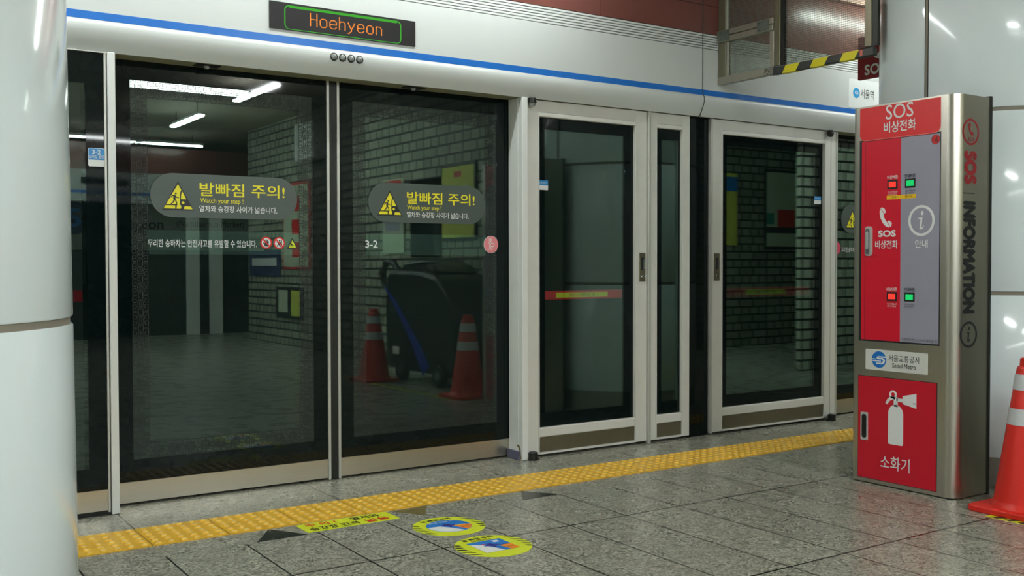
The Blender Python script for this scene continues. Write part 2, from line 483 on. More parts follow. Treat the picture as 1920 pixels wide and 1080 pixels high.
def warning_triangle(fr, box, parent, d=0.002):
    """Yellow triangle, black rim, man at the gap beside the train front."""
    sheet('triangle_rim', fr, [fit([(0.0,0.0),(1.0,0.0),(0.5,1.0)], box)], NEARBLACK, parent, d)
    ye = [fit([(0.115,0.20),(0.40,0.20),(0.55,0.22),(0.60,0.13),(0.575,0.06),(0.425,0.06),(0.425,0.16),(0.41,0.185),(0.12,0.185)], box)]
    ye = [fit([(0.13,0.21),(0.47,0.21),(0.445,0.06),(0.58,0.06),(0.60,0.13),(0.555,0.22),(0.555,0.45),(0.57,0.62),(0.60,0.71),(0.50,0.90)], box),
          fit([(0.05,0.06),(0.41,0.06),(0.41,0.17),(0.105,0.17)], box),
          fit([(0.585,0.39),(0.755,0.39),(0.63,0.66),(0.60,0.55)], box),
          fit([(0.68,0.05),(0.95,0.05),(0.90,0.145),(0.70,0.145)], box),
          fit(circ(0.655, 0.27, 0.045, 16), box)]
    sheet('yellow_fields', fr, ye, YELLOWPRINT, parent, d+0.0004, d)
    sheet('running_figure', fr, [fit(m, box) for m in MAN], NEARBLACK, parent, d+0.0008, d)

# ================================================================== SETTING
XA, XB = -9.0, 17.0
FM = floor_material()
struct(MB().quad((XA,-6.5,0),(XB,-6.5,0),(XB,4.86,0),(XA,4.86,0)).build('floor', FM, recalc=False))
struct(MB().box(XA, XB, 4.86, 9.2, -1.25, -1.15).build('floor_track', mat('track_ballast', '#1c1d1c', 0.9, var=0.4, scale=20)))
struct(MB().box(XA, XB, 4.86, 4.92, -1.2, -0.002).build('trim_1', DARKGAP))
struct(MB().quad((XA,9.2,3.02),(XB,9.2,3.02),(XB,-8.0,3.02),(XA,-8.0,3.02)).build('ceiling', PLASTER, recalc=False))
struct(MB().box(XA, XB, 8.62, 8.8, -1.2, 3.02).build('wall_track', mat('tunnel_wall_tile', '#2b2e2d', 0.5, var=0.1, scale=3)))
# platform-side header over the doors: bull-nosed profile swept along the platform
prof = [(4.86,1.997),(4.628,1.997),(4.622,1.990),(4.612,2.005),(4.600,2.030),(4.592,2.052),(4.587,2.072),(4.5855,2.086),(4.587,2.098),(4.591,2.108),(4.597,2.116),(4.601,2.119),(4.601,2.405),(4.86,2.405)]
hd = MB()
for a, b in ((XA, 4.4845), (4.4875, XB)): hd.extrude(prof, 'x', a, b)
struct(hd.build('wall_front', HEADER, smooth=True))
struct(MB().box(XA, XB, 4.63, 4.86, 1.9935, 1.9965).build('trim_2', SOFFIT))
st = MB()
for a, b in ((XA, 4.4845), (4.4875, XB)): st.box(a, b, 4.5995, 4.602, 2.1195, 2.153)
struct(st.build('trim_3', BLUE))
# louvred white band: six slats with dark grooves behind
lv = MB()
for k in range(6):
    z = 2.409 + k * 0.0152
    lv.box(XA, XB, 4.601, 4.638, z, z + 0.0108)
struct(lv.build('trim_4', HEADER))
struct(MB().box(XA, XB, 4.632, 4.66, 2.4, 2.52).build('trim_5', LINE))
rp = MB()
for k in range(-8, 16):
    for z0, z1 in ((2.500, 2.6725), (2.675, 2.862)):
        rp.box(k*1.2 + 0.09, k*1.2 + 1.287, 4.602, 4.64, z0, z1)
struct(rp.build('trim_6', REDBROWN))
struct(MB().box(XA, XB, 4.615, 4.66, 2.49, 3.02).build('wall_front_backing', LINE))
struct(MB().box(XA, XB, 4.56, 4.62, 2.866, 2.93).build('trim_7', PINK))
# masonry block in the middle of the platform (seen in the door glass)
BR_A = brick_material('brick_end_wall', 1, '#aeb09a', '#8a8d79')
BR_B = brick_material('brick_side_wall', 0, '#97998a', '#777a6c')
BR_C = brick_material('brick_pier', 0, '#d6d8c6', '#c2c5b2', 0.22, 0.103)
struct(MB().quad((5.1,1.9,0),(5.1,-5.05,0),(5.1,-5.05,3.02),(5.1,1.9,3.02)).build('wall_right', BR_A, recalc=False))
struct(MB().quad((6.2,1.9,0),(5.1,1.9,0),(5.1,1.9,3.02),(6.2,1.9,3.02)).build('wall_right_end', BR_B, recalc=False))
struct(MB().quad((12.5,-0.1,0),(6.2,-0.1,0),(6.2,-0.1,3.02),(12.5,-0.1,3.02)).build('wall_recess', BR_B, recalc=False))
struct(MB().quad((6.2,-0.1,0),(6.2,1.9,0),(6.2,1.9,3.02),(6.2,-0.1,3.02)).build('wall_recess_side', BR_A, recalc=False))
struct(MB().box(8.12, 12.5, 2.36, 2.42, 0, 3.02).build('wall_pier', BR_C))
# far platform edge behind the camera, seen only in the glass
struct(MB().box(XA, XB, -6.62, -6.44, 0, 2.0).build('wall_opposite', FRIT))
struct(MB().box(XA, XB, -6.62, -6.4, 2.0, 2.46).build('wall_opposite_header', HEADER))
struct(MB().box(XA, XB, -6.41, -6.395, 2.12, 2.16).build('trim_8', BLUE))
struct(MB().box(XA, XB, -6.62, -6.42, 2.462, 2.86).build('trim_9', REDBROWN))
oc = MB()
for x in (-4.2, -1.0, 1.1, 4.69, 5.05, 8.1): oc.box(x-0.1, x+0.1, -6.44, -6.39, 0, 2.0)
struct(oc.build('trim_10', CASING))
struct(MB().quad((XB,-8,-1.2),(XB,9.2,-1.2),(XB,9.2,3.1),(XB,-8,3.1)).build('wall_east', PLASTER, recalc=False))
struct(MB().quad((XA,-8,-1.2),(XA,9.2,-1.2),(XA,9.2,3.1),(XA,-8,3.1)).build('wall_west', PLASTER, recalc=False))
# dark recess under the door leaves
struct(MB().box(XA, XB, 4.80, 4.86, 0.0, 0.03).build('trim_11', DARKGAP))

# ------------------------------------------------------------------ fluorescent lights
def light_fixture(x0, x1, y0, y1, z, label, group):
    t = thing('fluorescent_light', label, 'light', ((x0+x1)/2, (y0+y1)/2, 3.02), group)
    along_x = abs(x1-x0) > abs(y1-y0)
    if along_x:
        MB().extrude([(y0-0.012,z+0.05),(y0+0.012,z+0.05),(y0+0.012,z+0.022),(y0-0.012,z+0.022)], 'x', x0-0.02, x1+0.02).build('housing', HEADER, t)
        MB().tube([(x0,y0,z),(x1,y0,z)], 0.016, 10).build('tube', LIGHT, t, smooth=True)
        for xx in (x0+0.15, x1-0.15): MB().tube([(xx,y0,z+0.05),(xx,y0,3.02)], 0.006, 6).build('hanger', DARKMETAL, t)
    else:
        MB().extrude([(x0-0.012,z+0.06),(x0+0.012,z+0.06),(x0+0.012,z+0.024),(x0-0.012,z+0.024)], 'y', y0-0.03, y1+0.03).build('housing', HEADER, t)
        MB().box(x0-0.035, x0+0.035, y0, y1, z-0.005, z+0.02).build('tube', LIGHT2, t)
        for yy in (y0+0.15, y1-0.15): MB().tube([(x0,yy,z+0.06),(x0,yy,3.02)], 0.006, 6).build('hanger', DARKMETAL, t)
    return t
n = 0
xs = [-6.9, -5.6, -4.3, -3.0, -1.7, -0.4, 0.9, 2.2]
for x in xs: light_fixture(x, x+1.24, 4.25, 4.25, 2.86, 'slim ceiling tube light in the row along the platform edge', 'tube lights along the platform edge')
for x in (5.8, 7.1, 8.4, 9.7): light_fixture(x, x+1.24, 4.25, 4.25, 2.86, 'slim ceiling tube light beyond the glass smoke barrier', 'tube lights past the smoke barrier')
for x in (-5.6, -3.0, -0.4, 2.2): light_fixture(x, x+2.5, -5.9, -5.9, 2.86, 'long tube light above the far platform edge', 'tube lights of the far edge')
for x in (1.0, 3.68):  # first row is added fill, out of view; second is mirrored in the glass
    for y in (-3.78, -1.34, 1.1):
        if y > 0: continue
        light_fixture(x, x, y, y+1.19, 2.84, 'wide ceiling light crossing the platform behind the viewer, nearer row added as unseen fill', 'cross lights over the platform')
light_fixture(7.2, 7.2, 0.3, 1.5, 2.84, 'added ceiling light brightening the brick recess', 'cross lights over the platform')  # added lamp, lifts the recess bricks mirrored in the doors
t = thing('tunnel_light', 'white tube light on the track side behind the left sliding door', 'light', (1.82, 6.2, 3.02))
MB().tube([(1.47,6.2,2.15),(2.17,6.2,2.15)], 0.035, 10).build('tube', emitter('tunnel_tube_light', (1, 0.97, 0.97, 1), 5.0), t)
MB().box(1.45, 2.2, 6.17, 6.23, 2.18, 2.24).build('housing', HEADER, t)
for x in (1.6, 2.05): MB().tube([(x,6.2,2.24),(x,6.2,3.02)], 0.008, 6).build('hanger', DARKMETAL, t)

# ------------------------------------------------------------------ columns
def column(cx, cy, r, label, seam=None, lean=0.0):
    t = thing('round_column', label, 'column', (cx, cy, 0))
    def sh(mb):
        for v in mb.v: v.x -= lean * (v.z - 0.55)
        return mb
    zs = [0.142, 0.926, 0.945, 1.811, 1.83, 2.70, 2.72, 3.02]
    for a, b in ((0.142,0.926),(0.945,1.811),(1.83,2.70),(2.72,3.02)):
        sh(MB().lathe((cx,cy,0), [(r-0.012,a),(r-0.003,a),(r,a+0.004),(r,b-0.004),(r-0.003,b),(r-0.012,b)], 96)).build('cladding_panel', WHITE, t, smooth=True)
    for a, b in ((0.926,0.945),(1.811,1.83),(2.70,2.72)):
        sh(MB().lathe((cx,cy,0), [(r-0.011,a-0.003),(r-0.0075,a),(r-0.0075,b),(r-0.011,b+0.003)], 96)).build('joint_ring', GROUT, t, smooth=True)
    sh(MB().lathe((cx,cy,0), [(r-0.02,0.0),(r-0.008,0.0),(r-0.008,0.142),(r-0.02,0.142)], 96)).build('skirting', SKIRT, t, smooth=True)
    if seam is not None:
        for a in seam:
            x, y = cx + r*math.cos(a), cy + r*math.sin(a)
            tx, ty = -math.sin(a), math.cos(a); nx, ny = math.cos(a), math.sin(a)
            def strip(w, d0, d1):
                mb = MB(); q = []
                for z in (0.142, 3.02):
                    for s_, dd in ((-w, d0), (w, d0), (w, d1), (-w, d1)): q.append((x+tx*s_+nx*dd, y+ty*s_+ny*dd, z))
                i = len(mb.v); mb.v += [Vector(p) for p in q]
                for f in ((0,1,5,4),(1,2,6,5),(2,3,7,6),(3,0,4,7),(0,3,2,1),(4,5,6,7)): mb.f.append(f)
                return mb
            strip(0.0085, -0.006, 0.0012).build('seam', GROUT, t)
            for sg in (-1, 1):
                mb = strip(0.0016, -0.006, 0.0018)
                for v in mb.v: v.x += tx*sg*0.0085; v.y += ty*sg*0.0085
                mb.build('seam_edge', LINE, t)
    return t
column(-0.042, 3.05, 0.6, 'big round white column filling the left edge of the picture', lean=0.0095)
column(5.18, 3.095, 0.6, 'big round white column behind the red and steel emergency cabinet', seam=(math.radians(177.77), math.radians(267.77)))

# ================================================================== DOORS
def frame_ring(fr, outer, inner, m, parent, name, d0=0.0, d1=0.002):
    return sheet(name, fr, [[list(outer), list(inner)]], m, parent, d1, d0)

def fret_lines(fr, u0, u1, v0, v1, bw, d):
    """Key-fret border running round the inside of u0..u1, v0..v1."""
    mb = MB(); w = 0.003
    L = [[(.26,.96),(.05,.96),(.05,.56),(.26,.56),(.26,.78),(.15,.78)], [(.26,.04),(.05,.04),(.05,.44),(.26,.44),(.26,.22),(.15,.22)],
         [(.36,.98),(.36,.74),(.49,.74),(.49,.88),(.43,.88)], [(.64,.98),(.64,.74),(.53,.74)], [(.36,.02),(.36,.24),(.49,.24),(.49,.12),(.43,.12)], [(.64,.02),(.64,.24),(.53,.24)],
         [(.34,.32),(.66,.32),(.66,.68),(.34,.68),(.34,.32)], [(.43,.42),(.57,.42),(.57,.58),(.43,.58),(.43,.42)]]
    L += [[(1-a, b) for a, b in l] for l in L[:2]]
    def unit(a, b, su, sv, turn):
        for l in L:
            for (p, q), (r_, s_) in zip(l, l[1:]):
                if turn: p, q, r_, s_ = q, p, s_, r_
                x0, x1 = sorted((a+p*su, a+r_*su)); y0, y1 = sorted((b+q*sv, b+s_*sv))
                mb.quad(fr.p(x0-w/2, y0-w/2, d), fr.p(x1+w/2, y0-w/2, d), fr.p(x1+w/2, y1+w/2, d), fr.p(x0-w/2, y1+w/2, d))
    nv = round((v1-v0)/bw); sv = (v1-v0)/nv
    for k in range(nv):
        unit(u0, v0+k*sv, bw, sv, False); unit(u1-bw, v0+k*sv, bw, sv, False)
    nu = round((u1-u0-2*bw)/bw); su = (u1-u0-2*bw)/nu
    for k in range(nu):
        unit(u0+bw+k*su, v0, su, bw, True); unit(u0+bw+k*su, v1-bw, su, bw, True)
    return mb

def warning_pill(fr, u0, u1, v0, v1, tri, t1, t2, t3, parent):
    p = sheet('warning_sticker', fr, [rrect(u0, u1, v0, v1, (v1-v0)/2*0.995, 16)], PILL, parent, 0.0016)
    warning_triangle(fr, tri, p, 0.0022)
    text('heading_lettering', '발빠짐 주의!', fr, t1, YELLOWPRINT, p, bold=0.012, d=0.0024)
    text('english_lettering', 'Watch your step !', fr, t2, YELLOWPRINT, p, bold=0.008, d=0.0024)
    text('notice_lettering', '열차와 승강장 사이가 넓습니다.', fr, t3, WHITEPRINT, p, bold=0.01, d=0.0024)
    return p

GY = 4.755
G = WALL(GY)
# --- left sliding door
d1 = thing('sliding_door', 'left sliding glass screen door with two lines of white and yellow warnings', 'door', (1.55, GY, 0))
MB().box(0.92, 2.07, GY, GY+0.01, 0.104, 2.03).build('glass_pane', GLASS, d1)
frame_ring(G, rect(0.92, 2.066, 0.106, 2.03), rect(1.127, 1.993, 0.203, 1.906), FRIT, d1, 'black_border', 0.0, 0.0015)
fret_lines(G, 1.127, 1.993, 0.203, 1.906, 0.0745, 0.0012).build('fret_pattern', FRET, d1, recalc=False)
sheet('frosted_band', G, [rect(1.202, 1.918, 1.128, 1.238)], BAND, d1, 0.0006)
MB().box(0.92, 2.066, GY-0.004, GY+0.012, 0.012, 0.105).build('kick_plate', KICK, d1)
MB().box(2.0655, 2.0790, GY-0.012, GY+0.02, 0.002, 2.03).build('edge_strip', ALU, d1, bevel=0.002)
MB().box(2.0792, 2.0985, GY-0.006, GY+0.016, 0.004, 2.03).build('rubber_seal', BLACK, d1)
warning_pill(G, 1.211, 1.911, 1.298, 1.500, (1.262, 1.408, 1.330, 1.464), (1.435, 1.846, 1.400, 1.462), (1.436, 1.641, 1.362, 1.391), (1.432, 1.808, 1.326, 1.356), d1)
text('notice_lettering', '무리한 승하차는 안전사고를 유발할 수 있습니다.', G, (1.199, 1.705, 1.162, 1.197), WHITEPRINT, d1, bold=0.008)
def prohibit(cx, cz, r, parent, man):
    p = sheet('prohibition_sticker', G, [circ(cx, cz, r, 36)], REDPRINT, parent, 0.0012)
    sheet('white_field', G, [circ(cx, cz, r*0.76, 32)], WHITEPRINT, p, 0.0016)
    if man:
        sheet('leaning_figure', G, [circ(cx+r*0.05, cz+r*0.42, r*0.16, 12), [(cx+a*r, cz+b*r) for a, b in ((-.05,.25),(.25,.2),(.3,-.1),(.1,-.2),(.25,-.62),(.05,-.65),(-.1,-.25),(-.35,-.6),(-.48,-.5),(-.2,-.1),(-.35,.15),(-.42,.05),(-.5,.12),(-.38,.3))], [(cx+a*r, cz+b*r) for a, b in ((.38,.6),(.48,.55),(.48,-.55),(.38,-.6))]], NEARBLACK, p, 0.002)
    else:
        sheet('hand_symbol', G, [[(cx+a*r, cz+b*r) for a, b in ((-.2,-.62),(.3,-.62),(.42,-.2),(.42,.3),(.32,.3),(.3,.02),(.26,.5),(.15,.52),(.12,.05),(.06,.6),(-.06,.6),(-.08,.05),(-.16,.5),(-.27,.46),(-.26,-.1),(-.46,.08),(-.56,0),(-.36,-.35))]], NEARBLACK, p, 0.002)
    sheet('red_slash', G, [thick([(cx-r*0.6, cz+r*0.6), (cx+r*0.6, cz-r*0.6)], r*0.2)], REDPRINT, p, 0.0024)
prohibit(1.7525, 1.186, 0.029, d1, False)
prohibit(1.8185, 1.185, 0.029, d1, True)
p = sheet('small_warning_sticker', G, [[(1.856, 1.158), (1.914, 1.158), (1.885, 1.212)]], NEARBLACK, d1, 0.0012)
sheet('yellow_field', G, [[(1.866, 1.1635), (1.904, 1.1635), (1.885, 1.200)]], LIME, p, 0.0016)
sheet('fallen_figure', G, [circ(1.878, 1.187, 0.003, 10), [(1.874,1.183),(1.880,1.184),(1.887,1.177),(1.893,1.176),(1.893,1.174),(1.886,1.173),(1.881,1.176),(1.877,1.168),(1.874,1.169),(1.876,1.177)]], NEARBLACK, p, 0.002)
# --- right sliding door
d2 = thing('sliding_door', 'right sliding glass screen door marked 3-2 with a pink round sticker', 'door', (2.63, GY, 0))
MB().box(2.13, 3.28, GY, GY+0.01, 0.104, 2.03).build('glass_pane', GLASS, d2)
frame_ring(G, rect(2.13, 3.28, 0.106, 2.03), rect(2.207, 3.076, 0.203, 1.906), FRIT, d2, 'black_border', 0.0, 0.0015)
fret_lines(G, 2.207, 3.076, 0.203, 1.906, 0.0745, 0.0012).build('fret_pattern', FRET, d2, recalc=False)
sheet('frosted_band', G, [rect(2.282, 3.001, 1.128, 1.238)], BAND, d2, 0.0006)
MB().box(2.1335, 3.28, GY-0.004, GY+0.012, 0.012, 0.105).build('kick_plate', KICK, d2)
MB().box(2.1195, 2.1333, GY-0.012, GY+0.02, 0.002, 2.03).build('edge_strip', ALU, d2, bevel=0.002)
MB().box(2.0990, 2.1193, GY-0.006, GY+0.016, 0.004, 2.03).build('rubber_seal', BLACK, d2)
warning_pill(G, 2.295, 2.998, 1.298, 1.503, (2.345, 2.488, 1.331, 1.464), (2.517, 2.930, 1.398, 1.460), (2.517, 2.722, 1.362, 1.390), (2.515, 2.892, 1.326, 1.356), d2)
text('door_number', '3-2', G, (2.277, 2.345, 1.166, 1.203), WHITEPRINT, d2, bold=0.012)
PINKST = mat('pink_sticker', '#e8888f', 0.4, var=0.0)
p = sheet('priority_sticker', G, [circ(3.038, 1.189, 0.048, 40)], WHITEPRINT, d2, 0.0012)
sheet('pink_field', G, [circ(3.038, 1.189, 0.0455, 40)], PINKST, p, 0.0016)
sheet('figure_symbol', G, [[circ(3.032, 1.214, 0.009, 20), circ(3.032, 1.214, 0.006, 16)], [circ(3.046, 1.186, 0.014, 24, 0.011), circ(3.046, 1.186, 0.011, 20, 0.008)],
      thick([(3.020,1.196),(3.036,1.203),(3.046,1.199)], 0.003), thick([(3.028,1.202),(3.028,1.166),(3.018,1.158)], 0.003), thick([(3.034,1.178),(3.040,1.158)], 0.003)], WHITEPRINT, p, 0.002)

# --- fixed pane left of the doors
fp = thing('fixed_glass_panel', 'narrow fixed glass panel half hidden behind the left column', 'glass panel', (0.6, 4.625, 0))
P1 = WALL(4.622)
MB().box(0.0, 0.987, 4.622, 4.632, 0.112, 1.985).build('glass_pane', GLASS, fp)
frame_ring(P1, rect(0.0, 0.987, 0.112, 1.985), rect(0.1, 0.914, 0.207, 1.852), FRIT, fp, 'black_border', 0.0, 0.0012)
MB().box(0.0, 0.987, 4.618, 4.634, 0.022, 0.112).build('kick_plate', KICK, fp)
MB().box(0.0, 0.9995, 4.612, 4.64, 1.985, 1.9895).build('top_rail', ALU, fp)
MB().box(0.988, 0.9965, 4.614, 4.64, 0.014, 1.985).build('edge_strip', ALU, fp)
MB().box(0.0, 0.985, 4.626, 4.66, 0.0, 0.021).build('sill', DARKGAP, fp)
p = sheet('door_sticker', P1, [rrect(0.922, 0.990, 1.501, 1.579, 0.007, 4)], WHITEPRINT, fp, 0.002)
sheet('blue_field', P1, [rrect(0.924, 0.988, 1.529, 1.577, 0.006, 4, '0110')], mat('sticker_blue', '#3f8fd0', 0.5, var=0.0), p, 0.0026)
text('number_lettering', '3-2', P1, (0.938, 0.972, 1.552, 1.571), WHITEPRINT, p, bold=0.015, d=0.003)
text('direction_lettering', '오이도 방면', P1, (0.927, 0.985, 1.534, 1.549), WHITEPRINT, p, bold=0.01, d=0.003)
MB().box(0.93, 0.978, 4.99, 5.02, 0.912, 0.964).build('red_push_bar', RED, fp)
# --- slim post left of the opening
po = thing('door_post', 'slim pale metal post at the left edge of the sliding doors', 'post', (1.015, 4.63, 0))
MB().box(1.0015, 1.0345, 4.612, 4.74, 0.001, 1.9925).build('profile', CASING, po, bevel=0.004)
MB().box(1.0346, 1.05, 4.70, 4.735, 0.001, 0.05).build('foot_bumper', BUMPER, po)

# --- casing right of the opening
ca = thing('door_casing', 'white metal casing between the sliding doors and the first emergency door', 'casing', (3.17, 4.68, 0))
MB().box(3.150, 3.1885, 4.613, 4.749, 0.001, 1.9925).build('profile', CASING, ca, bevel=0.003)
MB().box(3.1475, 3.1495, 4.652, 4.72, 0.05, 1.99).build('side_cover_strip', CASING, ca)
MB().box(3.136, 3.1495, 4.64, 4.745, 0.001, 0.05).build('foot_bumper', BUMPER, ca, bevel=0.003)
sheet('scuff_mark', F((3.149, 0, 0), (0, -1, 0), (0, 0, 1)), [[(-4.638,0.052),(-4.655,0.075),(-4.668,0.068),(-4.66,0.085),(-4.645,0.083),(-4.632,0.065),(-4.628,0.03),(-4.624,0.01),(-4.632,0.005),(-4.636,0.03)]], mat('rust_scuff', '#6b6140', 0.8, var=0.3, scale=60), ca, 0.002)

# --- emergency doors
EY = 4.645
E_ = WALL(EY)
def moulding(mb, u0, u1, v0, v1, d):   # small raised bead
    mb.box(u0, u1, EY-d, EY, v0, v1); return mb
def emergency_door(label, x0, x1, sl, sr, film, handle_x, bar, sticker, top=1.99, hinge=None):
    """Framed glass leaf: stiles of width sl / sr, tall top rail, kick panel below the pane."""
    t = thing('emergency_door', label, 'door', ((x0+x1)/2, EY, 0))
    a, b = x0+sl, x1-sr
    for nm, u0, u1 in (('stile', x0, a), ('stile', b, x1)):
        MB().box(u0, u1, EY, EY+0.05, 0.016, top).build(nm, FRAME, t, bevel=0.003)
    MB().box(a, b, EY+0.002, EY+0.048, 1.925, top).build('top_rail', FRAME, t)
    MB().box(a, b, EY-0.003, EY+0.046, 1.899, 1.9235).build('glazing_bead', FRAME, t, bevel=0.004)
    MB().box(a, b, EY-0.003, EY+0.046, 0.112, 0.165).build('glazing_bead', FRAME, t, bevel=0.006)
    MB().box(a, b, EY+0.008, EY+0.046, 0.028, 0.112).build('kick_panel', BEIGE, t)
    MB().box(a, b, EY-0.001, EY+0.046, 0.016, 0.027).build('bottom_rail', FRAME, t)
    for u0, u1 in ((a-0.007, a), (b, b+0.007)):
        MB().box(u0, u1, EY-0.004, EY+0.001, 0.03, 1.92).build('stile_bead', FRAME, t)
    mb = MB()
    gy = EY+0.022
    MB().box(a, b, gy, gy+0.008, 0.165, 1.899).build('glass_pane', GLASS, t)
    f0, f1, f2, f3 = film
    frame_ring(WALL(gy), rect(a, b, 0.165, 1.899), rect(f0, f1, f2, f3), FRIT, t, 'black_border', 0.0, 0.0012)
    if handle_x:
        h = MB().box(handle_x-0.024, handle_x+0.024, EY-0.005, EY+0.001, 0.974, 1.147)
        h = h.build('handle_plate', GUN, t, bevel=0.004)
        MB().box(handle_x-0.011, handle_x+0.011, EY-0.0062, EY-0.002, 1.045, 1.118).build('finger_recess', NEARBLACK, h)
        MB().box(handle_x+0.005, handle_x+0.011, EY-0.0085, EY-0.004, 1.048, 1.112).build('pull_lip', CHROME, h)
        MB().lathe((handle_x, EY-0.005, 1.006), [(0.0,0.004),(0.009,0.004),(0.011,0.0),], 20, 'y').build('key_lock', CHROME, h, smooth=True)
        MB().lathe((handle_x, EY-0.0092, 1.006), [(0.0,0.001),(0.0045,0.001),(0.0045,0.0)], 14, 'y').build('keyhole', NEARBLACK, h)
    if bar:
        u0, u1, v0, v1 = bar
        br = MB().box(u0, u1, EY+0.06, EY+0.09, v0, v1).build('push_bar', mat('bar_red', '#f02236', 0.4), t, bevel=0.004)
        fb = WALL(EY+0.06)
        q0, q1 = u0+(u1-u0)*0.13, u0+(u1-u0)*0.80
        if x0 > 4.2: q0, q1 = u0+(u1-u0)*0.24, u0+(u1-u0)*0.69
        sheet('yellow_label', fb, [rect(q0, q1, v0+(v1-v0)*0.22, v1-(v1-v0)*0.22)], YELLOWPRINT, br, 0.001)
        ql = q1-q0
        text('red_lettering', '비상시', fb, (q0+ql*0.26, q0+ql*0.43, v0+(v1-v0)*0.32, v1-(v1-v0)*0.30), REDPRINT, br, d=0.0016)
        text('lettering', '사용하는 문', fb, (q0+ql*0.45, q0+ql*0.75, v0+(v1-v0)*0.32, v1-(v1-v0)*0.30), NEARBLACK, br, d=0.0016)
        for u in (u0+0.02, u1-0.02): MB().box(u-0.012, u+0.012, EY+0.0901, EY+0.12, v0+0.01, v1-0.01).build('bracket', DARKMETAL, br)
    if sticker:
        u0, u1, v0, v1 = sticker
        sf = WALL(gy)
        s_ = sheet('door_sticker', sf, [rect(u0, u1, v0, v1)], WHITEPRINT, t, 0.003)
        sheet('blue_field', sf, [rect(u0, u1, (v0+v1)/2, v1)], mat('sticker_cyan', '#1a86c8', 0.5, var=0.0), s_, 0.0036)
        text('lettering', '오이도 방면 3-2', sf, (u0+0.006, u1-0.006, (v0+v1)/2+0.008, v1-0.008), WHITEPRINT, s_, d=0.004)
    return t
e1 = emergency_door('first framed emergency door, left of the pair, with a bright red push bar', 3.1985, 4.0735, 0.0865, 0.088, (3.338, 3.920, 0.24, 1.835), 4.038, (3.37, 3.935, 0.877, 0.928), (3.292, 3.360, 1.495, 1.549))
e2 = emergency_door('narrow framed emergency door with a slim dark pane in the middle', 4.098, 4.424, 0.055, 0.062, (4.21, 4.345, 0.24, 1.835), None, None, None)
MB().box(4.0765, 4.095, 4.628, 4.66, 0.001, 1.9925).build('cover_strip', ALU, e2, bevel=0.002)
e3 = emergency_door('wide framed emergency door beside the red and steel cabinet', 4.611, 5.745, 0.094, 0.062, (4.765, 5.613, 0.24, 1.835), 4.656, (4.80, 5.62, 0.862, 0.925), (5.600, 5.668, 1.488, 1.540))
MB().box(4.597, 4.609, 4.632, 4.66, 0.012, 1.99).build('cover_strip', ALU, e3, bevel=0.002)
ip = thing('fixed_glass_panel', 'dark frameless glass strip between the narrow and the wide emergency doors', 'glass panel', (4.51, 4.66, 0))
MB().box(4.426, 4.596, 4.665, 4.675, 0.004, 1.992).build('glass_pane', FRIT, ip)
sp = thing('door_post', 'pale metal post right of the wide emergency door', 'post', (5.78, 4.66, 0))
MB().box(5.748, 5.800, 4.645, 4.76, 0.03, 1.992).build('profile', FRAME, sp, bevel=0.003)
MB().box(5.8005, 5.815, 4.643, 4.76, 0.03, 1.992).build('edge_strip', ALU, sp)
# next sliding door, half hidden by the cabinet
nd = thing('sliding_door', 'sliding glass door past the wide emergency door, mostly hidden by the cabinet', 'door', (6.3, GY, 0))
MB().box(5.82, 6.9, GY, GY+0.01, 0.11, 2.03).build('glass_pane', GLASS, nd)
frame_ring(G, rect(5.82, 6.9, 0.11, 2.03), rect(5.905, 6.8, 0.21, 1.906), FRIT, nd, 'black_border', 0.0, 0.0015)
MB().box(5.82, 6.9, GY-0.004, GY+0.012, 0.012, 0.11).build('kick_plate', KICK, nd)
warning_pill(G, 5.995, 6.69, 1.298, 1.500, (6.045, 6.19, 1.331, 1.464), (6.22, 6.63, 1.400, 1.462), (6.22, 6.42, 1.362, 1.391), (6.215, 6.59, 1.326, 1.356), nd)
sheet('round_sticker', G, [circ(5.945, 1.19, 0.045, 32)], mat('magenta_sticker', '#d64a68', 0.4, var=0.0), nd, 0.0012)
text('notice_lettering', '무리한 승하차는 안전사고를 유발할 수 있습니다.', G, (6.0, 6.5, 1.162, 1.197), WHITEPRINT, nd, bold=0.008)

# --- hardware on the header
def lamp(x, label):
    t = thing('indicator_lamp', label, 'lamp', (x, 4.586, 2.081), 'round lamps on the header')
    MB().lathe((x, 4.588, 2.081), [(0.0195,-0.012),(0.0195,0.003),(0.017,0.005),(0.0155,0.003)], 28, 'y').build('bezel', DARKMETAL, t, smooth=True)
    MB().lathe((x, 4.588, 2.081), [(0.0155,0.0),(0.014,0.006),(0.009,0.0095),(0.0,0.011)], 28, 'y').build('lens', LAMPGREY, t, smooth=True)
for x, l in zip((2.036, 2.081, 2.126, 2.171), ('leftmost of the four round grey lamps on the white header', 'second from left of the four round grey lamps on the header', 'third from left of the four round grey lamps on the header', 'rightmost of the four round grey lamps on the white header')): lamp(x, l)
def sensor(x, label):
    t = thing('door_sensor', label, 'sensor', (x, 4.68, 1.99), 'sensors under the header')
    MB().box(x-0.055, x+0.055, 4.655, 4.715, 1.9885, 1.9935).build('mounting_plate', NEARBLACK, t)
    MB().lathe((x, 4.685, 0), [(0.0,1.975),(0.008,1.976),(0.013,1.981),(0.014,1.9885)], 20).build('lens', LAMPGREY, t, smooth=True)
sensor(1.452, 'small dome sensor in a black plate above the left sliding door')
sensor(2.52, 'small dome sensor above the right sliding door')
def beacon(x, y, label, m, r=0.02):
    t = thing('warning_beacon', label, 'beacon', (x, y, 1.99), 'corner beacons under the header')
    MB().lathe((x, y, 0), [(r,1.99),(r,1.972),(r*1.18,1.970),(r*1.18,1.963),(r,1.961)], 22).build('socket', DARKMETAL, t, smooth=True)
    MB().lathe((x, y, 0), [(r*0.92,1.961),(r*0.9,1.953),(r*0.6,1.945),(0.0,1.943)], 22).build('lens', m, t, smooth=True)
beacon(3.216, 4.609, 'small grey beacon hanging at the top corner of the white casing', LAMPGREY)
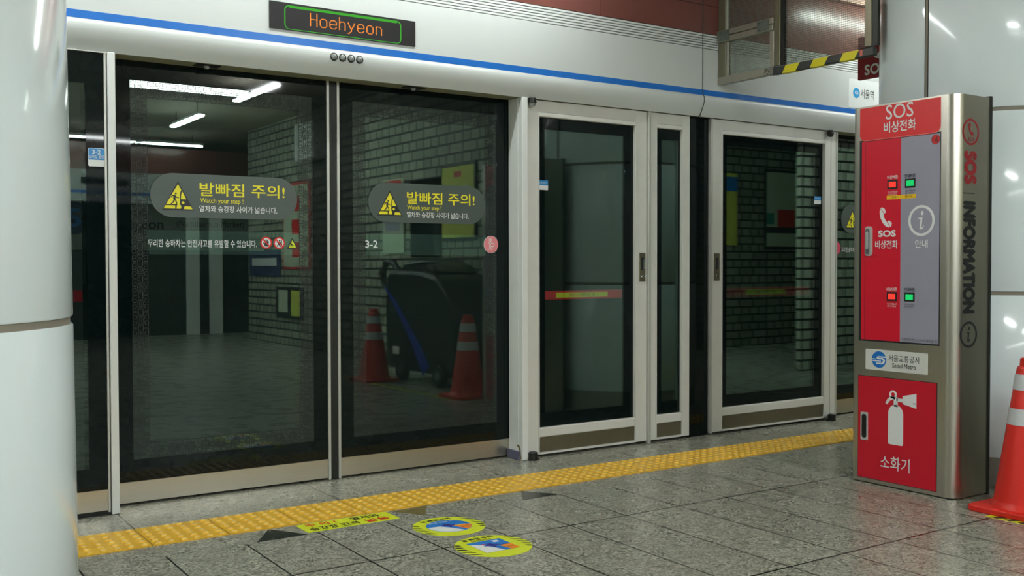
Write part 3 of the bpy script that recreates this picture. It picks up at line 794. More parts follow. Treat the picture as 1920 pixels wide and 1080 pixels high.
beacon(5.70, 4.612, 'small black beacon at the top corner of the wide emergency door', NEARBLACK)
def stop(x, y, label):
    t = thing('floor_stop', label, 'door stop', (x, y, 0), 'floor stops of the emergency doors')
    MB().lathe((x, y, 0), [(0.027,0.0),(0.027,0.04),(0.02,0.046),(0.0,0.046)], 24).build('cap', DARKMETAL, t, smooth=True)
    MB().box(x-0.03, x+0.03, y-0.012, y+0.026, 0.0, 0.012).build('base_plate', NEARBLACK, t)
stop(3.214, 4.604, 'dark cylindrical floor stop at the foot of the white casing')
stop(5.72, 4.606, 'dark cylindrical floor stop beside the far post, left of the cabinet')
cb = MB().tube([(4.486,4.599,2.86),(4.487,4.599,2.5),(4.486,4.599,2.16),(4.485,4.597,2.13),(4.487,4.584,2.105),(4.486,4.582,2.08),(4.482,4.588,2.05),(4.474,4.607,2.0),(4.472,4.62,1.985)], 0.0024, 6).build('cable', NEARBLACK, smooth=True)
tag(cb, 'thin dark cable hanging down across the white header panel joint', 'cable')

# --- LED station sign
HF = WALL(4.5995)
ls = thing('led_sign', 'black LED sign reading Hoehyeon in orange inside a green border', 'sign', (2.10, 4.60, 2.18))
MB().box(1.7175, 2.4845, 4.5945, 4.602, 2.182, 2.3085).build('display_face', LEDFACE, ls)
LF = WALL(4.5945)
green = [rrect(1.790, 2.404, 2.1855, 2.2985, 0.024, 6), rrect(1.7955, 2.3985, 2.1885, 2.2925, 0.019, 6)]
sheet('green_border', LF, [[green[0], green[1]]], LEDG, ls, 0.0006)
sheet('green_top_bar', LF, [rect(1.815, 2.380, 2.2865, 2.2925)], LEDG, ls, 0.0006)
PX = {
 'H': ['1.......1']*7 + ['111111111'] + ['1.......1']*8,
 'o': ['..11111..','.1.....1.','1.......1']+['1.......1']*5+['1.......1','.1.....1.','..11111..'],
 'e': ['..11111..','.1.....1.','1.......1','1.......1','1.......1','111111111','1........','1........','1.......1','.1.....1.','..11111..'],
 'h': ['1.......']*5+['1.1111..','11....1.','1......1']+['1......1']*8,
 'y': ['1.......1','1.......1','.1.....1.','.1.....1.','..1...1..','..1...1..','...1.1...','...1.1...','....1....','....1....','....1....','...1.....','..1......','11.......'],
 'n': ['1.1111..','11....1.','1......1']+['1......1']*8}
cell = 0.00392
mb = MB(); cx = 0.0
word = 'Hoehyeon'
tot = sum(len(PX[c][0]) + 3 for c in word) - 3
sc = (2.296 - 1.918) / tot
for ch in word:
    g = PX[ch]; base = 0 if ch != 'y' else -3
    for r_, row in enumerate(g):
        for c_, v in enumerate(row):
            if v != '1': continue
            u = 1.918 + (cx + c_) * sc; z = 2.2135 + (len(g)-1-r_+base) * cell
            mb.poly(LF, [rect(u-0.0006, u+sc*1.12, z, z+cell*0.93)], 0.0, 0.0005)
    cx += len(g[0]) + 3
mb.build('lettering', LEDO, ls, recalc=False)

# --- route sticker on the header, past the barrier
rs = thing('route_sign', 'white route panel with a blue dot on the header, under the red SOS sign', 'sign', (6.3, 4.60, 2.16))
R0 = WALL(4.6005)
sheet('panel', R0, [rect(5.871, 6.95, 2.163, 2.361)], mat('white_route_panel', '#eef3f1', 0.35, var=0.02), rs, 0.0008)
sheet('blue_dot', R0, [circ(5.955, 2.266, 0.036, 32)], mat('cyan_dot', '#1d9bd8', 0.4, var=0.0), rs, 0.0014)
text('number_lettering', '426', R0, (5.935, 5.975, 2.257, 2.277), WHITEPRINT, rs, bold=0.01, d=0.002)
text('station_lettering', '서울역', R0, (6.0, 6.145, 2.233, 2.298), NEARBLACK, rs, d=0.002)

# --- hanging glass smoke barrier
sb = thing('smoke_barrier', 'hanging wired-glass barrier with yellow and black striped bottom rail', 'barrier', (4.63, 4.03, 2.19))
BARD = mat('barrier_post_bronze', '#77745f', 0.35, 0.5, var=0.1, scale=20)
BARM = mat('barrier_aluminium', '#9d9a8c', 0.35, 0.5, var=0.1, scale=20)
x0, x1 = 4.618, 4.645
for nm, y0, y1, z0, z1 in (('post',4.535,4.597,2.236,3.02),('post',4.102,4.144,2.236,3.02),('post',3.474,3.516,2.236,3.02),
                           ('window_stile',4.147,4.182,2.236,2.447),('window_stile',4.514,4.533,2.236,2.447),('hinge_rail',4.146,4.598,2.447,2.482),('hinge_rail',4.146,4.598,2.486,2.521)):
    xx = x0 - (0.012 if nm == 'hinge_rail' else 0)
    MB().box(xx, x1, y0, y1, z0, z1).build(nm, BARD if nm == 'post' else BARM, sb, bevel=0.003)
for y0, y1 in ((4.073,4.101),(3.44,3.473)): MB().box(x0+0.006, x1, y0, y1, 2.236, 3.02).build('side_channel', DARKMETAL, sb)
MB().box(x0+0.004, x1-0.004, 4.528, 4.534, 2.236, 3.02).build('glazing_bead', ALU, sb)
for y0, y1 in ((4.49,4.582),(4.175,4.266)):
    h = MB().box(x0-0.0145, x0-0.011, y0, y1, 2.452, 2.517).build('hinge_plate', mat('grey_green_plate', '#6f7a72', 0.4, 0.5), sb)
    for z in (2.465, 2.503): MB().lathe((x0-0.0145, y1-0.014, z), [(0.004,0.0),(0.003,-0.0015),(0.0,-0.002)], 10, 'x').build('screw', DARKMETAL, h)
MB().box(x0+0.010, x0+0.016, 4.182, 4.514, 2.236, 2.447).build('glass_pane', WIRED, sb)
MB().box(x0+0.010, x0+0.016, 4.144, 4.535, 2.521, 3.02).build('glass_pane', WIRED, sb)
MB().box(x0+0.010, x0+0.016, 3.516, 4.073, 2.236, 3.02).build('glass_pane', WIRED, sb)
MB().box(x0-0.008, x1, 4.215, 4.59, 2.189, 2.236).build('bottom_rail', BARM, sb, bevel=0.003)
tr_ = MB().box(x0-0.009, x1, 3.455, 4.150, 2.184, 2.228).build('taped_rail', KTAPE, sb, bevel=0.004)
BF = F((x0-0.009, 0, 0), (0, -1, 0), (0, 0, 1))
for y in (4.0755, 3.875, 3.672):
    sheet('yellow_stripe', BF, [[(-y, 2.184), (-y+0.098, 2.184), (-y+0.128, 2.226), (-y+0.024, 2.226)]], YTAPE, tr_, 0.001)
    MB().box(x0-0.009, x1, y-0.098, y, 2.1825, 2.184).build('yellow_stripe', YTAPE, tr_)
sheet('red_mark', BF, [rect(-3.54, -3.522, 2.19, 2.222)], mat('faded_red', '#d0695c', 0.5), tr_, 0.001)
jt = MB()
for k in range(14):
    y = 4.152 + 0.062 * random.random(); z = 2.19 + 0.035 * random.random()
    jt.box(x0-0.012-0.004*random.random(), x1, y-0.012, y+0.004, z-0.005, z+0.008)
jt.build('crumpled_tape', mat('crumpled_foil_tape', '#8d8b82', 0.3, 0.5, var=0.5, scale=90), sb)

# --- hanging SOS sign
so = thing('hanging_sign', 'small dark red SOS sign projecting from the right column, high up', 'sign', (5.2, 3.85, 2.19))
MB().box(5.2, 5.225, 3.69, 4.008, 2.19, 2.446).build('panel', mat('deep_red_sign', '#8d2026', 0.35, var=0.03), so, bevel=0.002)
SF = F((5.2, 0, 0), (0, -1, 0), (0, 0, 1))
text('lettering', 'SOS', SF, (-3.955, -3.815, 2.213, 2.272), WHITEPRINT, so, bold=0.03)
sheet('phone_symbol', SF, [fit(PHONE, (-3.93, -3.83, 2.30, 2.41))], WHITEPRINT, so, 0.001)

# ================================================================== FLOOR MARKINGS
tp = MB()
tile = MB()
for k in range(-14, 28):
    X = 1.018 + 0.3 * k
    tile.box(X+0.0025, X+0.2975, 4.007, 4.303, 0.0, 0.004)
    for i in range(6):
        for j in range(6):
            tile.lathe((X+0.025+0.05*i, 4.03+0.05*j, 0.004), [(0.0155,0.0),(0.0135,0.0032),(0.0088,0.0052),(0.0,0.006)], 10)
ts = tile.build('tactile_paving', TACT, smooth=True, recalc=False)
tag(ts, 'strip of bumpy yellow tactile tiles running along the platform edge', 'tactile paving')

stn = thing('floor_sticker', 'lime rectangular floor sticker against the yellow tactile strip', 'sticker', (1.8, 3.93, 0))
ang = math.atan2(-0.003, 0.415)
QF = F((1.589, 3.858, 0.0), (1, 0.012, 0), (-0.012, 1, 0))
sheet('backing', QF, [rrect(0, 0.417, 0, 0.136, 0.006, 4)], LIME, stn, 0.0012)
text('red_lettering', '주 의 !', QF, (0.03, 0.165, 0.078, 0.124), REDPRINT, stn, bold=0.02, d=0.0018)
text('lettering', '열차와', QF, (0.235, 0.365, 0.078, 0.124), NEARBLACK, stn, bold=0.02, d=0.0018)
text('lettering', '승강장 간격', QF, (0.025, 0.24, 0.014, 0.062), NEARBLACK, stn, bold=0.02, d=0.0018)
text('red_lettering', '넓음', QF, (0.275, 0.38, 0.014, 0.062), REDPRINT, stn, bold=0.02, d=0.0018)

def round_sticker(cx, cy, r, label, square):
    t = thing('floor_sticker', label, 'sticker', (cx, cy, 0), None)
    sheet('backing', FLOORF, [circ(cx, cy, r, 56)], LIME, t, 0.0012)
    # hazard bars at the two sides, each a slanted strip cut by the rim
    e = (0.831, -0.556); f = (0.556, 0.831)
    for sgn in (-1, 1):
        for k in range(5):
            v0 = sgn * (0.05 + 0.19*k) * r; h = 0.085 * r
            L = (0.14 + 0.05*k if k < 4 else 0.22) * r
            lo, hi = v0 - h/2, v0 + h/2
            def rim(v): return math.sqrt(max(0.0, (r*0.985)**2 - v*v))
            q0, q1 = rim(lo), rim(hi)
            if sgn < 0: pts = [(-q0, lo), (-q0 + L + 0.03*r, lo), (-q1 + L - 0.03*r, hi), (-q1, hi)]
            else: pts = [(q0, lo), (q1, hi), (q1 - L - 0.03*r, hi), (q0 - L + 0.03*r, lo)]
            sheet('hazard_bar', FLOORF, [[(cx + a*e[0] + b*f[0], cy + a*e[1] + b*f[1]) for a, b in pts]], NEARBLACK, t, 0.0017, 0.001)
    q = r * 0.5
    if square: field = rect(cx-q, cx+q, cy-q*1.0, cy+q*1.0)
    else: field = circ(cx, cy, r*0.63, 44)
    pic = sheet('blue_picture', FLOORF, [field], SKYBLUE, t, 0.0018)
    R2 = r*0.63
    if square:
        sheet('white_train', FLOORF, [[(cx-q,cy-q),(cx+q*0.1,cy-q),(cx-q*0.15,cy-q*0.35),(cx-q*0.45,cy+q*0.35),(cx-q,cy+q*0.7)]], WHITEPRINT, pic, 0.0022)
        sheet('orange_platform', FLOORF, [[(cx+q*0.45,cy-q),(cx+q,cy-q),(cx+q,cy-q*0.15),(cx+q*0.3,cy-q*0.15)]], ORANGE, pic, 0.0022)
        sheet('white_tag', FLOORF, [rect(cx+q*0.35, cx+q*0.7, cy+q*0.5, cy+q*0.8)], WHITEPRINT, pic, 0.0022)
    else:
        a = [(cx+R2*0.98*math.cos(R(k)), cy+R2*0.98*math.sin(R(k))) for k in range(170, 286, 6)]
        sheet('white_train', FLOORF, [a + [(cx-R2*0.1,cy-R2*0.3),(cx-R2*0.4,cy+R2*0.1)]], WHITEPRINT, pic, 0.0022)
        a = [(cx+R2*0.98*math.cos(R(k)), cy+R2*0.98*math.sin(R(k))) for k in range(298, 356, 6)]
        sheet('orange_platform', FLOORF, [a + [(cx+R2*0.15,cy-R2*0.08)]], ORANGE, pic, 0.0022)
    s_ = q
    sheet('stumbling_figure', FLOORF, [circ(cx-s_*0.05, cy+s_*0.25, s_*0.16, 16), [(cx+a*s_, cy+b*s_) for a, b in ((-.35,.2),(-.1,.12),(.15,.2),(.38,.05),(.3,-.1),(.12,.0),(.05,-.3),(-.08,-.3),(-.1,-.05),(-.35,.02),(-.5,.1))]], PURPLE, pic, 0.0026)
    if square: sheet('red_spark', FLOORF, [[(cx-s_*0.45,cy+s_*0.5),(cx-s_*0.2,cy+s_*0.42),(cx-s_*0.38,cy+s_*0.3)]], REDPRINT, pic, 0.0026)
    hz = MB()
    for k in range(6):
        a = cx + s_*0.32 + s_*0.11*k; b = cy - s_*0.14
        hz.poly(FLOORF, [[(a,b),(a+s_*0.06,b),(a+s_*0.1,b+s_*0.1),(a+s_*0.04,b+s_*0.1)]], 0.001, 0.0026)
    hz.build('edge_stripes', YELLOWPRINT if not square else NEARBLACK, pic)
    text('lettering', '발 빠짐 주의', FLOORF, (cx-r*0.48, cx+r*0.44, cy+r*(0.66 if not square else 0.68), cy+r*(0.82 if not square else 0.86)), NEARBLACK, t, bold=0.02, d=0.0018)
    if square: text('caution_lettering', 'CAUTION!', FLOORF, (cx-r*0.3, cx+r*0.3, cy+r*0.54, cy+r*0.63), NEARBLACK, t, bold=0.01, d=0.0018)
    else: text('blue_lettering', '열차와 승강장 사이', FLOORF, (cx-r*0.42, cx+r*0.42, cy+r*0.38, cy+r*0.5), WHITEPRINT, pic, bold=0.01, d=0.0024)
    text('caution_lettering', 'CAUTION', FLOORF, (cx+r*0.2, cx+r*0.46, cy-r*0.32, cy-r*0.24), NEARBLACK, pic, d=0.0026)
    return t
round_sticker(2.112, 3.632, 0.150, 'round lime floor sticker with a round blue picture, nearer the doors', False)
round_sticker(2.104, 3.282, 0.150, 'round lime floor sticker with a square blue picture, farther from the doors', True)

def inlay(pts, m, label):
    o = sheet('floor_marker', FLOORF, [pts], m, None, 0.0006)
    return tag(o, label, 'floor marker', 'triangular door markers in the floor')
inlay([(1.369,3.839),(1.581,3.838),(1.477,4.003)], TRIBLK, 'dark triangular floor marker touching the lime rectangular sticker')
inlay([(2.028,3.99),(2.117,3.846),(2.212,4.003)], TRITAN, 'timeworn brass-coloured triangular floor marker by the tactile strip')
inlay([(2.624,3.844),(2.838,3.849),(2.723,4.003)], TRIBLK, 'dark triangular floor marker right of the round stickers')

# ================================================================== SOS CABINET
cbn = thing('emergency_cabinet', 'tall steel emergency cabinet with red doors standing against the right column', 'cabinet', (4.40, 3.01, 0))
pts = []
x0, x1, ya, yb = 4.237, 4.492, 2.727, 3.295
def arc(cx, cy, r, a0, a1, n=8): return [(cx+r*math.cos(R(a0+(a1-a0)*k/n)), cy+r*math.sin(R(a0+(a1-a0)*k/n))) for k in range(n+1)]
pts = arc(x0+0.03, yb-0.03, 0.03, 180, 90)[::1]
outline = arc(x0+0.055, ya+0.055, 0.055, 180, 270) + [(x1, ya), (x1, yb)] + arc(x0+0.03, yb-0.03, 0.03, 90, 180)
MB().extrude(outline, 'z', 0.006, 1.849).build('body', STEEL, cbn, smooth=True)
MB().extrude([(x0+0.02,ya+0.02),(x1,ya+0.02),(x1,yb-0.02),(x0+0.02,yb-0.02)], 'z', 0.0, 0.006).build('plinth', DARKGAP, cbn)
MB().box(x1, x1+0.016, ya-0.004, yb+0.004, 0.0, 1.856).build('back_flange', DARKMETAL, cbn)
MB().box(x1+0.016, 4.578, 2.98, 3.14, 0.3, 1.75).build('wall_bracket', DARKMETAL, cbn)
hp = sheet('header_panel', FRONT, [rrect(-3.249, -2.809, 1.679, 1.841, 0.032, 8, '1001')], REDCORAL, cbn, 0.0015)
text('heading_lettering', 'SOS', FRONT, (-3.100, -2.951, 1.771, 1.840), WHITEPRINT, hp, bold=0.004, d=0.002)
text('lettering', '비상전화', FRONT, (-3.111, -2.937, 1.708, 1.759), WHITEPRINT, hp, bold=0.02, d=0.002)
sheet('red_edging', FRONT, [thick([(-3.247,1.70),(-3.24,1.688),(-3.225,1.682),(-2.833,1.682),(-2.818,1.688),(-2.811,1.70)], 0.0018)], mat('pale_red_edge', '#f09a90', 0.4, var=0.0), hp, 0.0019)
# upper door: red half and grey half, on a black sheet painting the recess shadow
sheet('door_recess_shade', FRONT, [rect(-3.250, -2.807, 0.700, 1.684)], NEARBLACK, cbn, 0.0006)
ud = sheet('upper_door', FRONT, [rect(-3.236, -3.015, 0.708, 1.676)], RED, cbn, 0.0022)
gp = sheet('grey_panel', FRONT, [rect(-3.015, -2.812, 0.708, 1.676)], GREY, ud, 0.0022)
gp['label'] = 'grey information half of the upper door'
sheet('hinge_line', FRONT, [rect(-3.2165, -3.2135, 0.708, 1.676)], DARKRED, ud, 0.0025, 0.002)
def button(u, v, w_, h_, glow, above, red):
    b = MB().box(4.2335, 4.237, -u-w_/2-0.006, -u+w_/2+0.006, v-h_/2-0.006, v+h_/2+0.006).build('call_button', NEARBLACK, ud)
    b['label'] = 'lit red emergency button' if red else 'lit green information button'
    sheet('button_cap', FRONT, [rect(u-w_/2+0.003, u+w_/2-0.003, v-h_/2+0.003, v+h_/2-0.003)], glow, b, 0.006, 0.003)
    text('button_lettering', above, FRONT, (u-0.029, u+0.029, v+h_/2+0.010, v+h_/2+0.028), WHITEPRINT if red else NEARBLACK, ud, bold=0.01, d=0.003)
    for k in range(2):
        text('small_lettering', '위급 시 버튼을 눌러' if k == 0 else '사용하여 주십시오', FRONT, (u-0.026, u+0.028-0.004*k, v-h_/2-0.024-0.011*k, v-h_/2-0.015-0.011*k), WHITEPRINT if red else NEARBLACK, ud, d=0.003, res=1)
for vz in (1.458, 0.922):
    button(-3.0605, vz, 0.044, 0.032, BTNR, '비상버튼', True)
    button(-2.9645, vz, 0.044, 0.032, BTNG, '안내버튼', False)
yl = sheet('yellow_label', FRONT, [rect(-3.092, -2.934, 1.387, 1.406)], mat('label_yellow', '#f2c312', 0.5, var=0.0), ud, 0.003)
text('label_lettering', '한성대', FRONT, (-3.066, -3.040, 1.391, 1.402), NEARBLACK, yl, d=0.0035, res=1)
text('label_lettering', '중앙 03', FRONT, (-2.99, -2.953, 1.391, 1.402), NEARBLACK, yl, d=0.0035, res=1)
ph = sheet('phone_symbol', FRONT, [fit(PHONE, (-3.133, -3.060, 1.255, 1.352))], WHITEPRINT, ud, 0.003)
sheet('symbol_gaps', FRONT, [thick([(-3.1255,1.344),(-3.1035,1.318)], 0.0022), thick([(-3.088,1.28),(-3.073,1.256)], 0.0022)], RED, ph, 0.0036, 0.003)
text('sos_lettering', 'SOS', FRONT, (-3.137, -3.043, 1.210, 1.239), WHITEPRINT, ud, bold=0.045, d=0.003)
text('lettering', '비상전화', FRONT, (-3.155, -3.030, 1.153, 1.192), WHITEPRINT, ud, bold=0.012, d=0.003)
sheet('information_symbol', FRONT, [[circ(-2.904, 1.280, 0.069, 48, 0.072), circ(-2.904, 1.280, 0.057, 44, 0.060)]] + info_i((-2.924, -2.882, 1.240, 1.325)), WHITEPRINT, ud, 0.003)
text('lettering', '안내', FRONT, (-2.936, -2.870, 1.153, 1.191), WHITEPRINT, ud, bold=0.012, d=0.003)
text('cctv_lettering', '이 장치주변은 CCTV 녹화중입니다', FRONT, (-3.004, -2.815, 0.712, 0.728), NEARBLACK, ud, d=0.003, res=1)
nb = sheet('number_badge', FRONT, [circ(-2.833, 1.650, 0.022, 32)], NEARBLACK, ud, 0.0028)
sheet('red_disc', FRONT, [circ(-2.833, 1.650, 0.0205, 32)], REDPRINT, nb, 0.0032)
text('number_lettering', '16', FRONT, (-2.848, -2.818, 1.637, 1.663), NEARBLACK, nb, d=0.0038)
lk = MB()
lk.poly(FRONT, [rrect(-3.208, -3.171, 1.117, 1.262, 0.016, 8)], 0.002, 0.014)
lk = lk.build('door_lock', SILVER, ud, bevel=0.003)
sheet('lock_insert', FRONT, [rrect(-3.203, -3.180, 1.125, 1.250, 0.011, 8)], mat('grey_lock_insert', '#8d9092', 0.3, 0.7, var=0.4, scale=120), lk, 0.0165, 0.013)
sheet('swing_lever', FRONT, [rrect(-3.198, -3.186, 1.150, 1.236, 0.006, 6)], SILVER, lk, 0.021, 0.016)
# makers plate
lp = sheet('name_plate', FRONT, [rrect(-3.208, -2.867, 0.562, 0.662, 0.004, 3)], mat('plate_white', '#d9dbd5', 0.4, var=0.04), cbn, 0.0022)
em = sheet('emblem', FRONT, [circ(-3.130, 0.614, 0.0405, 40)], mat('emblem_blue', '#1470c4', 0.4, var=0.0), lp, 0.0028)
ec = (-3.130, 0.614)
sheet('emblem_bars', FRONT, [[(ec[0]+a*0.0405, ec[1]+b*0.0405) for a, b in s_] for s_ in (
    [(1.0,.42),(-.1,.42),(-.3,.32),(-.32,.12),(-.2,.04),(.45,.04),(.58,-.08),(.5,-.3),(.35,-.38),(-.4,-.38),(-.4,-.54),(.45,-.54),(.75,-.4),(.86,-.05),(.68,.16),(.5,.22),(-.05,.22),(-.08,.27),(1.0,.27)],
    [(-1.05,.1),(-.45,.1),(-.45,-.02),(-1.05,-.02)], [(-.98,-.14),(.3,-.14),(.3,-.24),(-.95,-.24)])], WHITEPRINT, em, 0.0034)
text('lettering', '서울교통공사', FRONT, (-3.076, -2.906, 0.610, 0.642), NEARBLACK, lp, d=0.0028)
text('english_lettering', 'Seoul Metro', FRONT, (-3.055, -2.927, 0.581, 0.603), NEARBLACK, lp, bold=0.006, d=0.0028)
# lower door
sheet('lower_reveal', FRONT, [rect(-3.252, -2.816, 0.024, 0.530)], NEARBLACK, cbn, 0.0005)
ld = sheet('lower_door', FRONT, [rect(-3.249, -2.820, 0.027, 0.527)], mat('deep_signal_red', '#c60e2a', 0.35, var=0.03), cbn, 0.0022)
ex = [rrect(-3.076, -2.994, 0.211, 0.395, 0.008, 4, '1001')[:5] + [(-2.994,0.36)] + circ(-3.035, 0.36, 0.041, 14, 0.044, 0.0, math.pi)[1:-1] + [(-3.076,0.36)] + rrect(-3.076, -2.994, 0.211, 0.395, 0.008, 4, '1001')[-5:]]
loops = [ex[0], rect(-3.046, -3.024, 0.395, 0.440),
         [circ(-3.050, 0.452, 0.0205, 26), circ(-3.050, 0.452, 0.0105, 20)],
         thick([(-3.04,0.436),(-3.06,0.434),(-3.075,0.424),(-3.087,0.404)], [0.016,0.016,0.015,0.012]),
         rect(-3.03, -2.995, 0.420, 0.436), [(-2.997,0.412),(-2.923,0.398),(-2.923,0.468),(-2.997,0.450)]]
sheet('extinguisher_symbol', FRONT, loops, WHITEPRINT, ld, 0.003)
sheet('nozzle_mark', FRONT, [rect(-2.94, -2.927, 0.418, 0.422)], NEARBLACK, ld, 0.0034)
text('lettering', '소화기', FRONT, (-3.118, -2.957, 0.087, 0.153), WHITEPRINT, ld, bold=0.004, d=0.003)
lt = MB(); lt.poly(FRONT, [rrect(-3.232, -3.191, 0.212, 0.349, 0.004, 3)], 0.002, 0.006); lt = lt.build('door_latch', SILVER, ld)
sheet('latch_recess', FRONT, [rrect(-3.225, -3.198, 0.222, 0.339, 0.012, 6)], NEARBLACK, lt, 0.0068, 0.004)
sheet('latch_lever', FRONT, [rrect(-3.217, -3.206, 0.236, 0.328, 0.005, 5)], DARKMETAL, lt, 0.0085, 0.006)
# side lettering
sym = sheet('side_sos_symbol', SIDE, [[circ(4.342, 1.680, 0.064, 44, 0.061), circ(4.342, 1.680, 0.054, 40, 0.051)], fit(PHONE, (4.322, 4.364, 1.664, 1.722))], DARKRED, cbn, 0.0008)
text('side_symbol_lettering', 'SOS', SIDE, (4.318, 4.368, 1.638, 1.655), DARKRED, sym, bold=0.015, d=0.0008)
def vtext(name, body, box, m, bold):
    """Lettering turned a quarter clockwise, reading downwards."""
    u0, u1, v0, v1 = box
    fr = F((0, 2.727, 0), (0, 0, -1), (1, 0, 0))       # u runs down, v runs right
    return text(name, body, fr, (-v1, -v0, u0, u1), m, cbn, bold=bold, d=0.0008)
SIDEBLACK = mat('side_black_print', '#0c1011', 0.7)
vtext('side_lettering', 'SOS', (4.300, 4.382, 1.446, 1.589), DARKRED, 0.065)
sheet('side_rule', SIDE, [rect(4.284, 4.376, 1.3985, 1.4025)], NEARBLACK, cbn, 0.0008)
vtext('side_lettering', 'INFORMATION', (4.294, 4.377, 0.855, 1.359), SIDEBLACK, 0.07)
sheet('side_information_symbol', SIDE, [[circ(4.338, 0.754, 0.066, 44, 0.061), circ(4.338, 0.754, 0.055, 40, 0.050)]] + info_i((4.316, 4.36, 0.722, 0.79)), NEARBLACK, cbn, 0.0008)

# ================================================================== CONES AND TAPE
def make_cone(cx, cy, label, h=0.69):
    t = thing('traffic_cone', label, 'cone', (cx, cy, 0), None)
    b = MB(); s_ = 0.183
    b.extrude(rrect(cx-s_, cx+s_, cy-s_, cy+s_, 0.03, 4), 'z', 0.0, 0.028)
    b.build('base', CONE, t, bevel=0.006)
    prof_ = [(0.158,0.027),(0.155,0.036),(0.143,0.046),(0.139,0.058),(0.054,0.622),(0.05,0.632),(0.047,0.634),(0.042,0.636),(0.040,0.668),(0.034,0.672),(0.0,0.672)]
    MB().lathe((cx,cy,0), prof_, 48).build('body', CONE, t, smooth=True)
    def rad(z): return 0.139 + (0.054-0.139)*(z-0.058)/(0.622-0.058)
    for a, bb in ((0.535, 0.602), (0.385, 0.455)):
        MB().lathe((cx,cy,0), [(rad(a)-0.002,a),(rad(a)+0.0022,a),(rad(bb)+0.0022,bb),(rad(bb)-0.002,bb)], 48).build('reflective_sleeve', REFLECT, t, smooth=True)
    return t
c1 = make_cone(4.31, 2.42, 'red traffic cone with two white bands beside the cabinet')
c2 = copy_tree(c1); c2.location = (4.2, 0.92, 0); c2['label'] = 'red traffic cone mirrored in the glass beyond the cleaning machine'
tm = MB()
tt = thing('hazard_tape', 'lime and black tape stuck on the floor under the red cone', 'tape', (4.15, 1.6, 0))
sheet('tape_strip', FLOORF, [[(4.089,2.490),(4.062,0.45),(4.132,0.45),(4.157,2.478)]], LIME, tt, 0.0008)
for k in range(34):
    y = 2.44 - 0.058*k
    tm.poly(FLOORF, [[(4.09,y),(4.10,y+0.03),(4.145,y-0.005),(4.135,y-0.03)]], 0.0005, 0.0013)
tm.build('black_stripes', NEARBLACK, tt)

# ================================================================== SEEN IN THE GLASS
# floor scrubbing machine, side on, right of the viewer
sm = thing('floor_scrubber', 'black floor scrubbing machine with a blue stripe, mirrored in the right sliding door', 'cleaning machine', (4.7, 1.35, 0))
SCB = mat('black_scrubber_plastic', '#16191a', 0.35, var=0.05)
side = [(0.72,0.10),(1.95,0.10),(2.06,0.22),(2.04,0.52),(1.94,0.80),(1.72,0.97),(1.40,1.02),(0.86,1.03),(0.74,0.98),(0.70,0.66)]
MB().extrude(side, 'x', 4.42, 4.98).build('body', SCB, sm, bevel=0.04, seg=3, smooth=True)
MB().extrude([(0.86,1.00),(1.00,1.09),(1.30,1.12),(1.52,1.06),(1.62,1.0)], 'x', 4.47, 4.93).build('tank_lid', SCB, sm, bevel=0.03, smooth=True)
MB().extrude([(1.05,1.075),(1.40,1.10),(1.40,1.112),(1.05,1.087)], 'x', 4.44, 4.62).build('papers', REFLECT, sm)
XF = F((4.42, 0, 0), (0, -1, 0), (0, 0, 1))
sheet('blue_stripe', XF, [thick([(-0.72,0.86),(-0.92,0.72),(-1.15,0.52),(-1.38,0.30),(-1.52,0.13)], [0.03,0.05,0.08,0.12,0.15])], mat('machine_blue', '#1f3fb0', 0.35), sm, 0.004)
sheet('tank_seam', XF, [rect(-2.03, -0.71, 0.60, 0.606)], CHROME, sm, 0.003)
sheet('label', XF, [rect(-1.0, -0.88, 0.24, 0.31)], WHITEPRINT, sm, 0.003)
MB().tube([(4.5,0.86,1.0),(4.5,0.74,1.10),(4.5,0.60,1.10),(4.5,0.52,1.0),(4.5,0.54,0.88),(4.5,0.70,0.82)], 0.032, 10).build('handle', SCB, sm, smooth=True)
for y in (1.05, 1.75):
    wh = MB().lathe((4.40, y, 0.10), [(0.0,0.0),(0.085,0.0),(0.1,0.012),(0.1,0.05),(0.085,0.062),(0.0,0.062)], 24, 'x').build('wheel', BLACK, sm, smooth=True)
    MB().lathe((4.397, y, 0.10), [(0.0,0.0),(0.04,0.0),(0.045,0.004)], 18, 'x').build('hub', LAMPGREY, wh)
# notices on the masonry (facing -X), reflected in the doors
AF = F((5.098, 0, 0), (0, -1, 0), (0, 0, 1))
def notice(y0, y1, z0, z1, label, base, parts, fm=None, fr=AF, mirror=True, d=0.02):
    t = thing('wall_notice', label, 'notice', tuple(fr.p((-y0-y1)/2, z0, 0)), None)
    u0, u1 = -max(y0, y1), -min(y0, y1)
    if fr is not AF: u0, u1 = y0, y1
    if fm: sheet('frame', fr, [rect(u0-0.03, u1+0.03, z0-0.03, z1+0.03)], fm, t, d*0.8)
    sheet('sheet', fr, [rect(u0, u1, z0, z1)], base, t, d)
    for nm, (a, b, c, e), m in parts:
        sheet(nm, fr, [rect(u0+(u1-u0)*a, u0+(u1-u0)*b, z0+(z1-z0)*c, z0+(z1-z0)*e)], m, t, d+0.001)
    return t
PAPER = mat('notice_paper', '#c9d2b8', 0.6); YPAPER = mat('yellow_poster', '#d8d95a', 0.6); NAVY = mat('navy_board', '#24305a', 0.5)
notice(0.67, 1.27, 1.34, 2.03, 'yellow framed poster on brick, mirrored in the right sliding door', YPAPER, [('white_block', (0.14,0.86,0.2,0.72), WHITEPRINT), ('red_logo', (0.38,0.62,0.85,0.93), REDPRINT), ('text_lines', (0.2,0.8,0.22,0.3), NAVY)], DARKMETAL)
notice(-0.65, -0.16, 1.2, 2.0, 'white notice with a red heading, mirrored in the right sliding door', PAPER, [('red_heading', (0.1,0.9,0.86,0.98), REDPRINT), ('text_lines', (0.15,0.85,0.3,0.5), GREY)])
